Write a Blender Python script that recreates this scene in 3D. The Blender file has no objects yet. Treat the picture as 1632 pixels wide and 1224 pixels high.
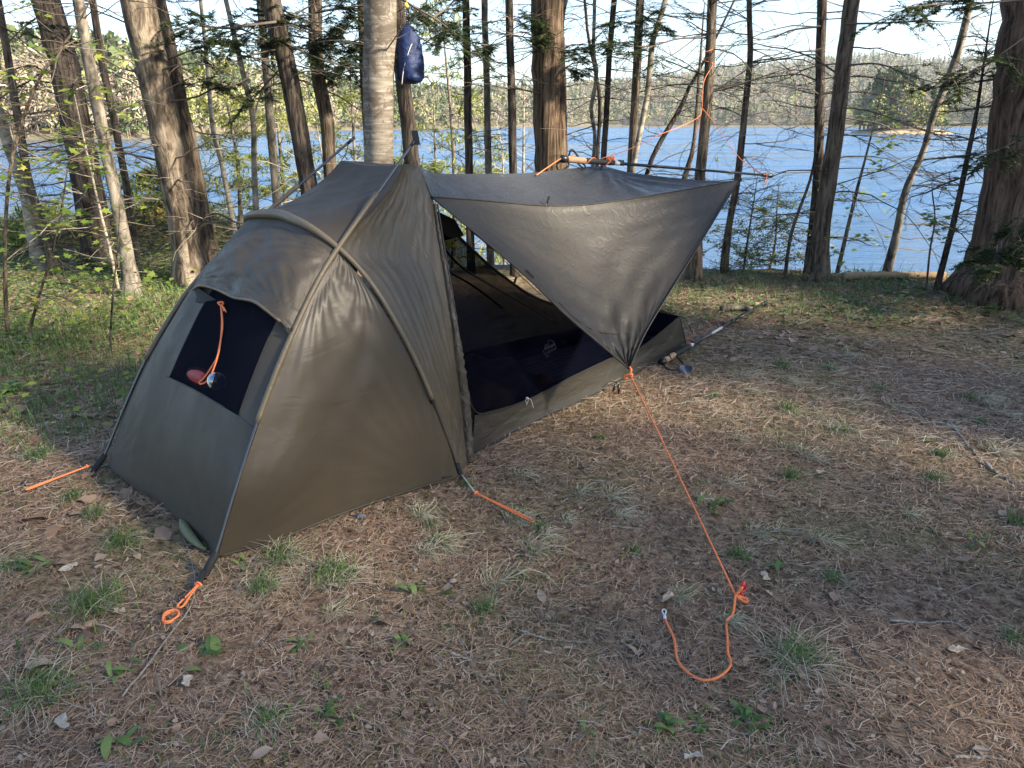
import bpy, math, random
import numpy as np
from mathutils import Vector
C = bpy.context.scene
COL = C.collection
R = np.random.RandomState(7)
random.seed(7)
# ---------------------------------------------------------------- camera
F = 1180.0; TH = math.radians(19.4); H = 1.5
cam = bpy.data.cameras.new('camera'); co = bpy.data.objects.new('camera', cam); COL.objects.link(co)
cam.sensor_width = 36; cam.lens = F/1632*36; cam.clip_end = 6000; cam.clip_start = 0.05
co.location = (0, 0, H); co.rotation_euler = (math.pi/2-TH, 0, 0); C.camera = co
# ---------------------------------------------------------------- light
SUN_EL = math.radians(30); SUN_AZ = math.atan2(-0.42, 0.91)      # direction TO the sun, measured from +X
W = bpy.data.worlds.new('World'); C.world = W; W.use_nodes = True
nt = W.node_tree; bg = nt.nodes['Background']
sky = nt.nodes.new('ShaderNodeTexSky'); sky.sky_type = 'NISHITA'; sky.sun_disc = False
sky.sun_elevation = SUN_EL; sky.sun_rotation = math.pi/2-SUN_AZ
sky.air_density = 1.0; sky.dust_density = 1.15; sky.ozone_density = 2.4
nt.links.new(sky.outputs[0], bg.inputs[0]); bg.inputs[1].default_value = 0.095
sl = bpy.data.lights.new('sun', 'SUN'); sl.energy = 4.8; sl.angle = math.radians(4.0); sl.color = (1, .87, .68)
so = bpy.data.objects.new('sun', sl); COL.objects.link(so)
sd = Vector((math.cos(SUN_EL)*math.cos(SUN_AZ), math.cos(SUN_EL)*math.sin(SUN_AZ), math.sin(SUN_EL)))
so.rotation_euler = sd.to_track_quat('Z', 'Y').to_euler()
C.view_settings.view_transform = 'Standard'; C.view_settings.look = 'None'
C.view_settings.exposure = 1.95; C.view_settings.gamma = 1
C.render.engine = 'CYCLES'; C.cycles.max_bounces = 6; C.cycles.transparent_max_bounces = 12

# ---------------------------------------------------------------- maths helpers
def V3(*a): return np.array(a, float)
def ray(u, v):
    a = (u-816)/F; b = (612-v)/F
    return V3(a, math.cos(TH)+b*math.sin(TH), -math.sin(TH)+b*math.cos(TH))
O = V3(0, 0, H)
def YP(u, v, Y): d = ray(u, v); return O+d*(Y/d[1])
def TP(u, v, p): d = ray(u, v); return O+d*((p*2**.5-4.11)/(d[0]-d[1]))   # tent frame: offset p from the tent's long axis
def tent(a, p, z): return V3(-1.49+(a+p)/2**.5, 2.62+(a-p)/2**.5, z)
def mir(P):
    P = np.asarray(P, float); X = P[..., 0]+1.49; w = P[..., 1]-2.62
    a = (X+w)/2**.5; p = -(X-w)/2**.5
    return np.stack([-1.49+(a+p)/2**.5, 2.62+(a-p)/2**.5, P[..., 2]], -1)
def sst(a, b, x): t = np.clip((x-a)/(b-a), 0, 1); return t*t*(3-2*t)
def unit(a): return a/(np.linalg.norm(a)+1e-12)
_nz = [(R.uniform(-1, 1, 2), R.uniform(0, 6.28)) for _ in range(14)]
def noise2(x, y, f):
    s = 0
    for i, (k, ph) in enumerate(_nz):
        s = s+np.sin((k[0]*x+k[1]*y)*f*(1+i*.23)+ph)
    return s/5.0
def shore(x): return 7.35+2.4*sst(-0.6, -3.2, x)+0.25*np.sin(x*.9+1)
WATER = -1.15
def gh(x, y):
    x = np.asarray(x, float); y = np.asarray(y, float)
    near = 1-sst(20, 60, np.hypot(x, y))
    z = 0.12*sst(4.6, 6.4, y)
    z = z+near*(0.012*noise2(x, y, 3.0)+0.006*noise2(x+9, y, 11.0))*sst(0.2, 1.2, np.hypot(x, y))
    z = z+0.42*np.exp(-((x+4.35)**2/0.9+(y-9.3)**2/0.5))+0.25*np.exp(-((x+7.2)**2/3+(y-9.6)**2/1.2))
    s = shore(x); e = y-s
    z = z-1.7*sst(0, 2.6, e)-3.5*sst(2.6, 25, e)
    return z
def G(u, v, z=0.0):
    d = ray(u, v); P = O+d*((z-H)/d[2])
    for _ in range(8):
        h = float(gh(P[0], P[1]))+z; P = O+d*((h-H)/d[2])
    return P
def cr(pts, n):
    """Catmull-Rom through pts, resampled to n points by length."""
    P = np.asarray(pts, float)
    if len(P) == 2: t = np.linspace(0, 1, n)[:, None]; return P[0]*(1-t)+P[1]*t
    Q = np.vstack([2*P[0]-P[1], P, 2*P[-1]-P[-2]]); out = []
    t = np.linspace(0, 1, 12, endpoint=False)[:, None]
    for i in range(1, len(Q)-2):
        a, b, c, d = Q[i-1], Q[i], Q[i+1], Q[i+2]
        out.append(.5*((2*b)+(-a+c)*t+(2*a-5*b+4*c-d)*t*t+(-a+3*b-3*c+d)*t**3))
    out = np.vstack(out+[P[-1:]])
    s = np.r_[0, np.cumsum(np.linalg.norm(np.diff(out, axis=0), axis=1))]
    q = np.linspace(0, s[-1], n)
    return np.stack([np.interp(q, s, out[:, k]) for k in range(3)], -1)

# ---------------------------------------------------------------- object helpers
def tag(o, label=None, cat=None, group=None, kind=None):
    if label: o['label'] = label
    if cat: o['category'] = cat
    if group: o['group'] = group
    if kind: o['kind'] = kind
    return o
def thing(name, loc, label, cat, group=None):
    o = bpy.data.objects.new(name, None); o.empty_display_size = .1; COL.objects.link(o)
    o.location = [float(c) for c in loc]
    return tag(o, label, cat, group)
def wloc(o):
    v = V3(0, 0, 0)
    while o is not None: v += V3(*o.location); o = o.parent
    return v
def mk(name, V, groups, mats, parent=None, smooth=True, org=None):
    """groups: list of (faces array (m,k), material index). V in world coordinates."""
    V = np.asarray(V, float)
    if not isinstance(mats, (list, tuple)): mats = [mats]
    off = wloc(parent) if parent is not None else (V3(0, 0, 0) if org is None else V3(*org))
    me = bpy.data.meshes.new(name)
    groups = [(np.asarray(f, int), m) for f, m in groups if len(f)]
    me.vertices.add(len(V)); me.vertices.foreach_set('co', (V-off).astype(np.float32).ravel())
    nl = sum(f.size for f, _ in groups); npol = sum(len(f) for f, _ in groups)
    me.loops.add(nl); me.polygons.add(npol)
    me.loops.foreach_set('vertex_index', np.concatenate([f.ravel() for f, _ in groups]).astype(np.int32))
    tot = np.concatenate([np.full(len(f), f.shape[1]) for f, _ in groups])
    me.polygons.foreach_set('loop_start', (np.cumsum(tot)-tot).astype(np.int32))
    me.polygons.foreach_set('loop_total', tot.astype(np.int32))
    me.polygons.foreach_set('material_index', np.concatenate([np.full(len(f), m) for f, m in groups]).astype(np.int32))
    for m in mats: me.materials.append(m)
    me.update(calc_edges=True)
    me.polygons.foreach_set('use_smooth', np.full(npol, smooth))
    o = bpy.data.objects.new(name, me); COL.objects.link(o)
    if parent is not None: o.parent = parent
    elif org is not None: o.location = [float(c) for c in org]
    return o
class MB:
    def __init__(s): s.V = []; s.q = []; s.t = []; s.n = 0
    def add(s, V, q=None, t=None):
        V = np.asarray(V, float).reshape(-1, 3)
        if q is not None and len(q): s.q.append(np.asarray(q)+s.n)
        if t is not None and len(t): s.t.append(np.asarray(t)+s.n)
        s.V.append(V); s.n += len(V)
    def tube(s, P, r, k=6, cap=True, rad=None):
        P = np.asarray(P, float); n = len(P)
        r = np.broadcast_to(np.asarray(r, float), (n,)) if np.ndim(r) < 2 else r
        T = np.gradient(P, axis=0); T /= np.linalg.norm(T, axis=1)[:, None]+1e-12
        m = T.mean(0); ref = V3(0, 0, 1) if abs(m[2]) < .8*np.linalg.norm(m)+1e-9 else V3(0.3, 1, 0)
        A = np.cross(T, ref); A /= np.linalg.norm(A, axis=1)[:, None]+1e-12; B = np.cross(T, A)
        th = np.arange(k)*2*math.pi/k
        rr = (r[:, None] if rad is None else r[:, None]*rad)
        V = P[:, None, :]+(rr*np.cos(th))[..., None]*A[:, None, :]+(rr*np.sin(th))[..., None]*B[:, None, :]
        i = np.arange(n-1)[:, None]*k; j = np.arange(k)[None, :]; j2 = (j+1) % k
        q = np.stack([i+j, i+j2, i+k+j2, i+k+j], -1).reshape(-1, 4)
        V = V.reshape(-1, 3); t = None
        if cap:
            c = len(V); V = np.vstack([V, P[0], P[-1]]); j = np.arange(k)
            t = np.vstack([np.stack([(j+1) % k, j, np.full(k, c)], -1), np.stack([(n-1)*k+j, (n-1)*k+(j+1) % k, np.full(k, c+1)], -1)])
        s.add(V, q, t)
    def box(s, c, sx, sy, sz, ax=None):
        c = V3(*c); A = np.eye(3) if ax is None else np.array(ax)
        V = np.array([c+A[0]*x*sx/2+A[1]*y*sy/2+A[2]*z*sz/2 for x in (-1, 1) for y in (-1, 1) for z in (-1, 1)])
        s.add(V, [[0, 1, 3, 2], [4, 6, 7, 5], [0, 4, 5, 1], [2, 3, 7, 6], [0, 2, 6, 4], [1, 5, 7, 3]])
    def grid(s, S):
        n, m = S.shape[:2]; i = np.arange(n-1)[:, None]*m; j = np.arange(m-1)[None, :]
        s.add(S.reshape(-1, 3), np.stack([i+j, i+j+1, i+m+j+1, i+m+j], -1).reshape(-1, 4))
    def build(s, name, mat, parent=None, smooth=True, org=None):
        V = np.vstack(s.V); g = []
        if s.q: g.append((np.vstack(s.q), 0))
        if s.t: g.append((np.vstack(s.t), 0))
        return mk(name, V, g, mat, parent, smooth, org)
def tubeobj(name, pts, r, mat, parent=None, n=None, k=8, org=None, spline=True):
    P = cr(pts, n or max(8, len(pts)*6)) if spline else np.asarray(pts, float)
    b = MB(); rr = r if np.ndim(r) == 0 else np.interp(np.linspace(0, 1, len(P)), np.linspace(0, 1, len(r)), r)
    b.tube(P, rr, k); return b.build(name, mat, parent, org=org)

# ---------------------------------------------------------------- material helpers
def mat(name, col=(.5, .5, .5), rough=.7, spec=.5, metal=0):
    m = bpy.data.materials.new(name); m.use_nodes = True
    b = m.node_tree.nodes['Principled BSDF']
    b.inputs['Base Color'].default_value = (*col, 1); b.inputs['Roughness'].default_value = rough
    b.inputs['Specular IOR Level'].default_value = spec; b.inputs['Metallic'].default_value = metal
    return m, m.node_tree, b
def nd(t, kind, **kw):
    n = t.nodes.new(kind)
    for k, v in kw.items():
        if k in n.inputs: n.inputs[k].default_value = v
        else: setattr(n, k, v)
    return n
def ramp(t, src, stops, interp='LINEAR'):
    r = t.nodes.new('ShaderNodeValToRGB'); e = r.color_ramp.elements; r.color_ramp.interpolation = interp
    while len(e) < len(stops): e.new(.5)
    for i, (p, c) in enumerate(stops): e[i].position = p; e[i].color = (*c, 1) if len(c) == 3 else c
    t.links.new(src, r.inputs[0]); return r.outputs[0]
def objco(t, scale=(1, 1, 1), rot=(0, 0, 0)):
    c = t.nodes.new('ShaderNodeTexCoord'); m = t.nodes.new('ShaderNodeMapping')
    m.inputs['Scale'].default_value = scale; m.inputs['Rotation'].default_value = rot
    t.links.new(c.outputs['Object'], m.inputs[0]); return m.outputs[0]
def noise(t, vec, scale, detail=6, rough=.6, dist=0):
    n = t.nodes.new('ShaderNodeTexNoise'); n.inputs['Scale'].default_value = scale
    n.inputs['Detail'].default_value = detail; n.inputs['Roughness'].default_value = rough; n.inputs['Distortion'].default_value = dist
    t.links.new(vec, n.inputs['Vector']); return n.outputs['Fac']
def mixc(t, f, a, b, mode='MIX'):
    m = t.nodes.new('ShaderNodeMix'); m.data_type = 'RGBA'; m.blend_type = mode
    for s, v in ((0, f), (6, a), (7, b)):
        if hasattr(v, 'is_linked') or hasattr(v, 'links'): t.links.new(v, m.inputs[s])
        else: m.inputs[s].default_value = v if s == 0 else (*v, 1)
    return m.outputs[2]
def bump(t, b, h, strength=.5, dist=.02):
    n = t.nodes.new('ShaderNodeBump'); n.inputs['Strength'].default_value = strength; n.inputs['Distance'].default_value = dist
    t.links.new(h, n.inputs['Height']); t.links.new(n.outputs[0], b.inputs['Normal']); return n
def island(name, stops, rough=.6, trans=0.0, spec=.3):
    m, t, b = mat(name, rough=rough, spec=spec)
    g = t.nodes.new('ShaderNodeNewGeometry'); c = ramp(t, g.outputs['Random Per Island'], stops)
    t.links.new(c, b.inputs['Base Color'])
    if trans > 0:
        tr = t.nodes.new('ShaderNodeBsdfTranslucent'); mx = t.nodes.new('ShaderNodeMixShader'); mx.inputs[0].default_value = trans
        t.links.new(c, tr.inputs[0]); t.links.new(b.outputs[0], mx.inputs[1]); t.links.new(tr.outputs[0], mx.inputs[2])
        t.links.new(mx.outputs[0], t.nodes['Material Output'].inputs[0])
    return m

def bark(name, c1, c2, c3, sc=(30, 30, 4.5), bs=1.0, bd=.045, moss=0.25):
    m, t, b = mat(name, rough=.9, spec=.2)
    v = objco(t, sc); n = noise(t, v, 1.0, 8, .65, .6)
    v2 = objco(t); n2 = noise(t, v2, 3.0, 5, .6)
    c = ramp(t, n, [(.38, c1), (.49, c2), (.63, c3)])
    g = ramp(t, n2, [(.55, (0, 0, 0)), (.72, (moss, moss, moss))])
    c = mixc(t, g, c, (.16, .18, .10))
    t.links.new(c, b.inputs['Base Color']); bump(t, b, n, bs, bd); return m
M = {}
M['dark_bark'] = bark('dark_bark', (.015, .011, .009), (.055, .043, .036), (.13, .105, .085))
M['brown_bark'] = bark('brown_bark', (.03, .022, .016), (.11, .085, .062), (.20, .16, .12))
M['grey_bark'] = bark('grey_bark', (.035, .031, .026), (.12, .105, .085), (.24, .215, .175), (12, 12, 6), .5, .015, .5)
M['pale_bark'] = bark('pale_bark', (.09, .078, .06), (.23, .20, .155), (.38, .34, .275), (9, 9, 12), .4, .012, .35)
M['cedar_bark'] = bark('cedar_bark', (.03, .018, .011), (.125, .085, .055), (.24, .175, .12), (26, 26, 1.6), 1.0, .04, .1)
M['red_bark'] = bark('red_bark', (.03, .02, .015), (.105, .068, .05), (.20, .14, .105), (24, 24, 2.2), 1.0, .04, .1)
def birch():
    m, t, b = mat('birch_bark', rough=.7, spec=.3)
    n = noise(t, objco(t, (3, 3, 38)), 1.4, 6, .7, .3); n2 = noise(t, objco(t, (2.2, 2.2, 3)), 2.6, 7, .75, .8)
    n3 = noise(t, objco(t), 34, 4, .7)
    c = ramp(t, n, [(.30, (.10, .08, .06)), (.46, (.14, .12, .095)), (.56, (.21, .185, .15)), (.7, (.31, .28, .235))])
    d = ramp(t, n2, [(.49, (0, 0, 0)), (.56, (.95, .95, .95))]); c = mixc(t, d, c, (.075, .06, .045))
    e = ramp(t, n3, [(.60, (0, 0, 0)), (.68, (.7, .7, .7))]); c = mixc(t, e, c, (.09, .07, .055))
    t.links.new(c, b.inputs['Base Color']); bump(t, b, n2, .5, .012); return m
M['birch_bark'] = birch()
M['yellow_birch'] = bark('yellow_birch_bark', (.035, .027, .02), (.13, .10, .073), (.29, .24, .18), (15, 15, 4.5), .9, .03, .25)
M['twig'] = island('twig_bark', [(0, (.045, .035, .028)), (.6, (.11, .09, .07)), (1, (.22, .19, .155))], .85)
M['pale_twig'] = island('pale_twig_bark', [(0, (.14, .12, .09)), (.6, (.30, .27, .21)), (1, (.42, .38, .31))], .85)
M['hemlock'] = island('hemlock_needles', [(0, (.014, .028, .010)), (.6, (.032, .056, .018)), (1, (.09, .12, .035))], .55, .25)
M['pine'] = island('pine_needles', [(0, (.09, .12, .025)), (.6, (.21, .24, .05)), (1, (.36, .37, .09))], .55, .35)
M['leaf_new'] = island('young_leaves', [(0, (.12, .19, .03)), (.6, (.22, .29, .05)), (1, (.34, .33, .07))], .5, .45)
M['leaf_green'] = island('green_leaves', [(0, (.05, .10, .03)), (.6, (.10, .17, .05)), (1, (.18, .25, .085))], .5, .35)
M['blade'] = island('grass_blades', [(0, (.05, .10, .025)), (.6, (.10, .17, .045)), (1, (.17, .24, .08))], .5, .3)
M['straw'] = island('dry_blades', [(0, (.30, .25, .17)), (.5, (.45, .39, .28)), (1, (.56, .51, .40))], .7, .2)
M['needle'] = island('fallen_needles', [(0, (.12, .07, .045)), (.3, (.26, .16, .10)), (.6, (.37, .24, .155)), (.8, (.43, .32, .21)), (.96, (.44, .35, .26)), (1, (.54, .46, .35))], .7)
M['greystraw'] = island('grey_straw', [(0, (.22, .185, .13)), (.5, (.38, .33, .25)), (1, (.50, .45, .35))], .75)
M['litter'] = island('dead_leaves', [(0, (.10, .06, .04)), (.4, (.20, .13, .085)), (.75, (.27, .19, .13)), (1, (.32, .26, .20))], .7)
M['palm'] = island('pale_dead_leaf', [(0, (.34, .26, .18)), (1, (.42, .35, .27))], .7)
M['whiteleaf'] = island('bleached_leaf', [(0, (.28, .25, .20)), (1, (.36, .32, .27))], .7)
def stickmat(nm, a, b_):
    m, t, b = mat(nm, rough=.85, spec=.2); n = noise(t, objco(t, (1, 1, 1)), 60, 6, .7)
    t.links.new(ramp(t, n, [(.35, a), (.65, b_)]), b.inputs['Base Color']); bump(t, b, n, .5, .004); return m
M['stick_grey'] = stickmat('weathered_stick', (.12, .105, .09), (.34, .31, .27))
M['stick_brown'] = stickmat('brown_stick', (.10, .065, .045), (.24, .17, .12))
# ground
def groundmat():
    m, t, b = mat('forest_floor', rough=.95, spec=.15)
    v = objco(t)
    n = noise(t, v, 26, 10, .75, .3); big = noise(t, v, .9, 5, .6); fine = noise(t, v, 130, 6, .8)
    c = ramp(t, n, [(.34, (.035, .024, .018)), (.45, (.13, .085, .058)), (.54, (.27, .185, .125)), (.68, (.46, .36, .26))])
    c2 = ramp(t, n, [(.36, (.045, .042, .022)), (.5, (.17, .155, .075)), (.66, (.34, .30, .17))])
    f = ramp(t, big, [(.45, (0, 0, 0)), (.58, (.85, .85, .85))])
    c = mixc(t, f, c, c2)
    # green band of ground cover near the bank and to the left
    tc = t.nodes.new('ShaderNodeTexCoord'); sx = t.nodes.new('ShaderNodeSeparateXYZ'); t.links.new(tc.outputs['Object'], sx.inputs[0])
    mr = nd(t, 'ShaderNodeMapRange'); mr.inputs[1].default_value = 5.0; mr.inputs[2].default_value = 7.0; t.links.new(sx.outputs[1], mr.inputs[0])
    mm = t.nodes.new('ShaderNodeMath'); mm.operation = 'MULTIPLY'; t.links.new(mr.outputs[0], mm.inputs[0])
    gm = ramp(t, noise(t, v, 2.2, 5, .7), [(.42, (0, 0, 0)), (.6, (.8, .8, .8))]); t.links.new(gm, mm.inputs[1])
    gc = ramp(t, n, [(.35, (.03, .045, .016)), (.6, (.13, .14, .07)), (.75, (.23, .22, .12))])
    c = mixc(t, mm.outputs[0], c, gc)
    t.links.new(c, b.inputs['Base Color'])
    ad = t.nodes.new('ShaderNodeMath'); ad.operation = 'ADD'; t.links.new(n, ad.inputs[0]); t.links.new(fine, ad.inputs[1])
    bump(t, b, ad.outputs[0], .8, .02); return m
M['ground'] = groundmat()
def watermat():
    m, t, b = mat('lake_water', (.05, .12, .24), .15, .5)
    b.inputs['IOR'].default_value = 1.33
    v = objco(t, (1, 1, 1)); n1 = noise(t, objco(t, (.8, 2.6, 1)), 1.3, 6, .62, .3); n2 = noise(t, objco(t, (.35, 1, 1)), .12, 4, .6)
    ml = t.nodes.new('ShaderNodeMath'); ml.operation = 'MULTIPLY_ADD'; t.links.new(n2, ml.inputs[0]); ml.inputs[1].default_value = 3.0; t.links.new(n1, ml.inputs[2])
    n3 = noise(t, objco(t, (.10, .32, 1)), .18, 4, .65, .5); t.links.new(ramp(t, n3, [(.42, (.06,)*3), (.58, (.38,)*3)]), b.inputs['Roughness'])
    bn = bump(t, b, ml.outputs[0], .55, .35); t.links.new(ramp(t, n3, [(.40, (.25,)*3), (.6, (.85,)*3)]), bn.inputs['Strength'])
    return m
M['water'] = watermat()

# ---------------------------------------------------------------- ground, lake
def axis(n, lim, c): s = np.linspace(-1, 1, n); return c+lim*np.sinh(5.2*s)/math.sinh(5.2)
xs = axis(380, 900, 0.0); ys = axis(420, 900, 3.5)
X, Yg = np.meshgrid(xs, ys); Z = gh(X, Yg)
b = MB(); b.grid(np.stack([X, Yg, Z], -1)); tag(b.build('ground', M['ground']), kind='structure')
wl = 2500.0
b = MB(); xx = np.linspace(-wl, wl, 9); yy = np.linspace(7.0, wl, 9); XX, YY = np.meshgrid(xx, yy)
b.grid(np.stack([XX, YY, np.full_like(XX, WATER)], -1)); tag(b.build('lake', M['water']), kind='structure')

# ---------------------------------------------------------------- far hills and woods
UV = [(-900, 90, 232), (-300, 85, 228), (0, 78, 224), (100, 72, 223), (200, 82, 222), (300, 100, 219), (420, 112, 211), (560, 138, 208), (700, 143, 206), (850, 136, 203),
      (950, 128, 201), (1040, 124, 201), (1100, 112, 201), (1160, 104, 201), (1250, 98, 201), (1330, 88, 201), (1400, 86, 201), (1460, 96, 201), (1530, 90, 201), (1640, 94, 201), (2100, 90, 203), (2600, 90, 204)]
def hz(u): d = ray(u, 196); return math.atan2(d[0], d[1])
def elev(u, v): d = ray(u, v); return d[2]/math.hypot(d[0], d[1])
phi = np.array([hz(u) for u, _, _ in UV]); skyl = np.array([elev(u, v) for u, v, _ in UV]); shr = np.array([elev(u, v) for u, _, v in UV])
Dsh = np.minimum((WATER-H)/shr, 620)
pg = np.linspace(phi[0], phi[-1], 160); dg = np.interp(pg, phi, Dsh); sg = np.interp(pg, phi, skyl)
def hillh(p, r):
    d = np.interp(p, phi, Dsh); rr = d*1.75+70; top = H+rr*np.interp(p, phi, skyl)-8.5
    t = (r-d)/(rr-d)
    z = WATER-.6+(top-WATER)*np.where(t < 1, np.clip(t, 0, 1)**.8, 1-.25*(t-1)**2)+1.2*sst(0, .03, t)
    return z
tt = np.r_[np.linspace(-.02, .1, 5), np.linspace(.15, 2.2, 26)]
S = np.zeros((len(pg), len(tt), 3))
for i, (p, d) in enumerate(zip(pg, dg)):
    r = d+tt*((d*1.75+70)-d); z = hillh(p, r); S[i] = np.stack([r*np.sin(p), r*np.cos(p), z], -1)
mh, t, bb = mat('hill_soil', rough=.95); n = noise(t, objco(t), .25, 6, .7)
t.links.new(ramp(t, n, [(.35, (.06, .055, .03)), (.6, (.15, .13, .08)), (.75, (.22, .19, .12))]), bb.inputs['Base Color'])
b = MB(); b.grid(S); tag(b.build('hills', mh), kind='structure')
M['far_con'] = island('far_conifers', [(0, (.04, .065, .025)), (.6, (.07, .10, .038)), (1, (.12, .155, .055))], .8)
M['far_bare'] = island('far_bare_hardwoods', [(0, (.20, .165, .12)), (.6, (.28, .235, .175)), (1, (.36, .305, .235))], .85)
M['far_new'] = island('far_budding_hardwoods', [(0, (.19, .20, .065)), (.6, (.26, .275, .09)), (1, (.36, .355, .14))], .8)
FV, FQ = [], {0: [], 1: [], 2: []}; fn = 0
def quads(cen, nrm_r, w, h, rng):
    """random-oriented little quads at cen (n,3) with sizes w,h (n)"""
    n = len(cen); a = rng.normal(size=(n, 3)); a /= np.linalg.norm(a, axis=1)[:, None]
    c = rng.normal(size=(n, 3)); bq = np.cross(a, c); bq /= np.linalg.norm(bq, axis=1)[:, None]
    a = a*w[:, None]/2; bq = bq*h[:, None]/2
    V = np.stack([cen-a-bq, cen+a-bq, cen+a+bq, cen-a+bq], 1).reshape(-1, 3)
    return V, np.arange(n*4).reshape(n, 4)
def far_tree(x, y, z, h, kind, nq):
    global fn
    if kind == 0:
        t = R.rand(nq)**1.25; rad = h*.2*(1.02-t)*R.uniform(.35, 1, nq)*(1+.3*np.sin(t*40))
        zz = z+h*(.12+.88*t)
    else:
        t = R.rand(nq); rad = h*.30*np.sqrt(np.clip(1-(2*t-1)**2, 0, 1))*R.uniform(.4, 1, nq); zz = z+h*(.22+.78*t)
    a = R.rand(nq)*6.283
    cen = np.stack([x+rad*np.cos(a), y+rad*np.sin(a), zz], -1)
    s = h*.075*R.uniform(.5, 1.2, nq)*(120./nq)**.35
    if kind == 1: V, q = quads(cen, None, s*1.8, s*.35, R)
    else: V, q = quads(cen, None, s*1.1, s*.7, R)
    FV.append(V); FQ[kind].append(q+fn); fn += len(V)
    # trunk as a thin blade pair
    w = h*.012
    V = np.array([[x-w, y, z-.5], [x+w, y, z-.5], [x+w*.4, y, z+h*.85], [x-w*.4, y, z+h*.85], [x, y-w, z-.5], [x, y+w, z-.5], [x, y+w*.4, z+h*.85], [x, y-w*.4, z+h*.85]])
    FV.append(V); FQ[1].append(np.array([[0, 1, 2, 3], [4, 5, 6, 7]])+fn); fn += 8
for i in range(2600):
    p = R.uniform(hz(-250), hz(1850)); d = np.interp(p, phi, Dsh); span = d*.75+70
    tq = R.rand()**1.7*1.05; r = d+2+tq*span
    if R.rand() < .35: tq = R.uniform(0, .06); r = d+1.5+tq*span
    z = float(hillh(p, r))
    k = R.choice([0, 1, 2], p=[.42, .36, .22]) if tq < .2 else R.choice([0, 1, 2], p=[.27, .60, .13])
    if p < hz(560): k = R.choice([0, 1, 2], p=[.2, .45, .35])
    h = R.uniform(7, 12)*(1.15 if k == 0 else .9)
    nq = int(np.clip(26000/r, 55, 240))
    far_tree(r*math.sin(p), r*math.cos(p), z, h, k, nq)
for i in range(9000):
    p = R.uniform(hz(-120), hz(1760)); d = np.interp(p, phi, Dsh); span = d*.75+70; tq = .03+1.05*R.rand()**.8; r = d+tq*span
    k = R.choice([0, 1, 2], p=[.28, .55, .17]); h = R.uniform(7.5, 12)*(1.2 if k == 0 else .95)
    far_tree(r*math.sin(p), r*math.cos(p), float(hillh(p, r)), h, k, 34)
tag(mk('far_woods', np.vstack(FV), [(np.vstack(FQ[k]), k) for k in FQ], [M['far_con'], M['far_bare'], M['far_new']], None, False), kind='stuff',
    label='mixed evergreen and bare woods covering the hills across the lake', cat='woods')
# wooded point on the right, nearer than the far shore
FV, FQ, fn = [], {0: [], 1: [], 2: []}, 0
D0 = 240.0
ax0, ax1 = hz(1362), hz(1524); PA = np.linspace(ax0-.004, ax1+.0, 60); rows = []
for p in PA:
    w = math.sin(math.pi*np.clip((p-ax0+.004)/(ax1-ax0+.004), 0, 1))**.5
    rr = D0-14*w+np.r_[0, 2, 6, 20, 36]*w+np.r_[0, .1, .2, .3, .4]; hh = np.r_[-.5, .6, 1.2, 1.6, -.6]*w+WATER-np.r_[.1, 0, 0, 0, .1]
    rows.append(np.stack([rr*math.sin(p), rr*math.cos(p), hh], -1))
mp, t, bb = mat('dry_sedge', rough=.95); n = noise(t, objco(t), .8, 6, .7)
t.links.new(ramp(t, n, [(.35, (.20, .15, .08)), (.6, (.38, .30, .18))]), bb.inputs['Base Color'])
b = MB(); b.grid(np.array(rows)); tag(b.build('lake_point', mp), kind='structure')
for i in range(120):
    p = R.uniform(ax0+.004, ax1-.012); r = D0+R.uniform(-9, 16); f = (p-ax0)/(ax1-ax0)
    k = R.choice([0, 1, 2], p=[.45, .15, .40]); h = R.uniform(7, 13)*(1 if f < .7 else .75)*(1.25 if k == 0 else .85)
    far_tree(r*math.sin(p), r*math.cos(p), WATER+1.0, h, k, 260)
tag(mk('point_woods', np.vstack(FV), [(np.vstack(FQ[k]), k) for k in FQ], [M['far_con'], M['far_bare'], M['far_new']], None, False), kind='stuff',
    label='green wooded point reaching into the lake on the right', cat='woods')

# ---------------------------------------------------------------- tree builders
def needles_along(fol, P, L, dens, nl, nw, rng, flat=.25):
    n = max(4, int(L*dens)); s = rng.rand(n)*(len(P)-1); i = np.minimum(s.astype(int), len(P)-2); f = (s-i)[:, None]
    c = P[i]*(1-f)+P[i+1]*f; T = P[i+1]-P[i]; T /= np.linalg.norm(T, axis=1)[:, None]+1e-9
    side = np.cross(T, V3(0, 0, 1)); side /= np.linalg.norm(side, axis=1)[:, None]+1e-9
    sg_ = rng.choice([-1, 1], n)[:, None]
    d = side*sg_+T*rng.uniform(.1, .8, (n, 1))+rng.normal(size=(n, 3))*flat; d /= np.linalg.norm(d, axis=1)[:, None]
    l = nl*rng.uniform(.6, 1.2, (n, 1)); w = np.cross(d, rng.normal(size=(n, 3))*.4+V3(0, 0, 1)); w /= np.linalg.norm(w, axis=1)[:, None]+1e-9
    w = w*nw/2
    V = np.stack([c-w, c+w, c+d*l+w*.5, c+d*l-w*.5], 1).reshape(-1, 3)
    fol.add(V, np.arange(n*4).reshape(n, 4))
LEAF = np.array([(0, 0), (.16, .12), (.46, .10), (.30, .32), (.52, .62), (.22, .56), (0, 1.0), (-.22, .56), (-.52, .62), (-.30, .32), (-.46, .10), (-.16, .12)])
LEAFQ = np.array([[0, 1, 3, 9], [0, 3, 5, 7], [0, 7, 9, 11]])
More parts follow.
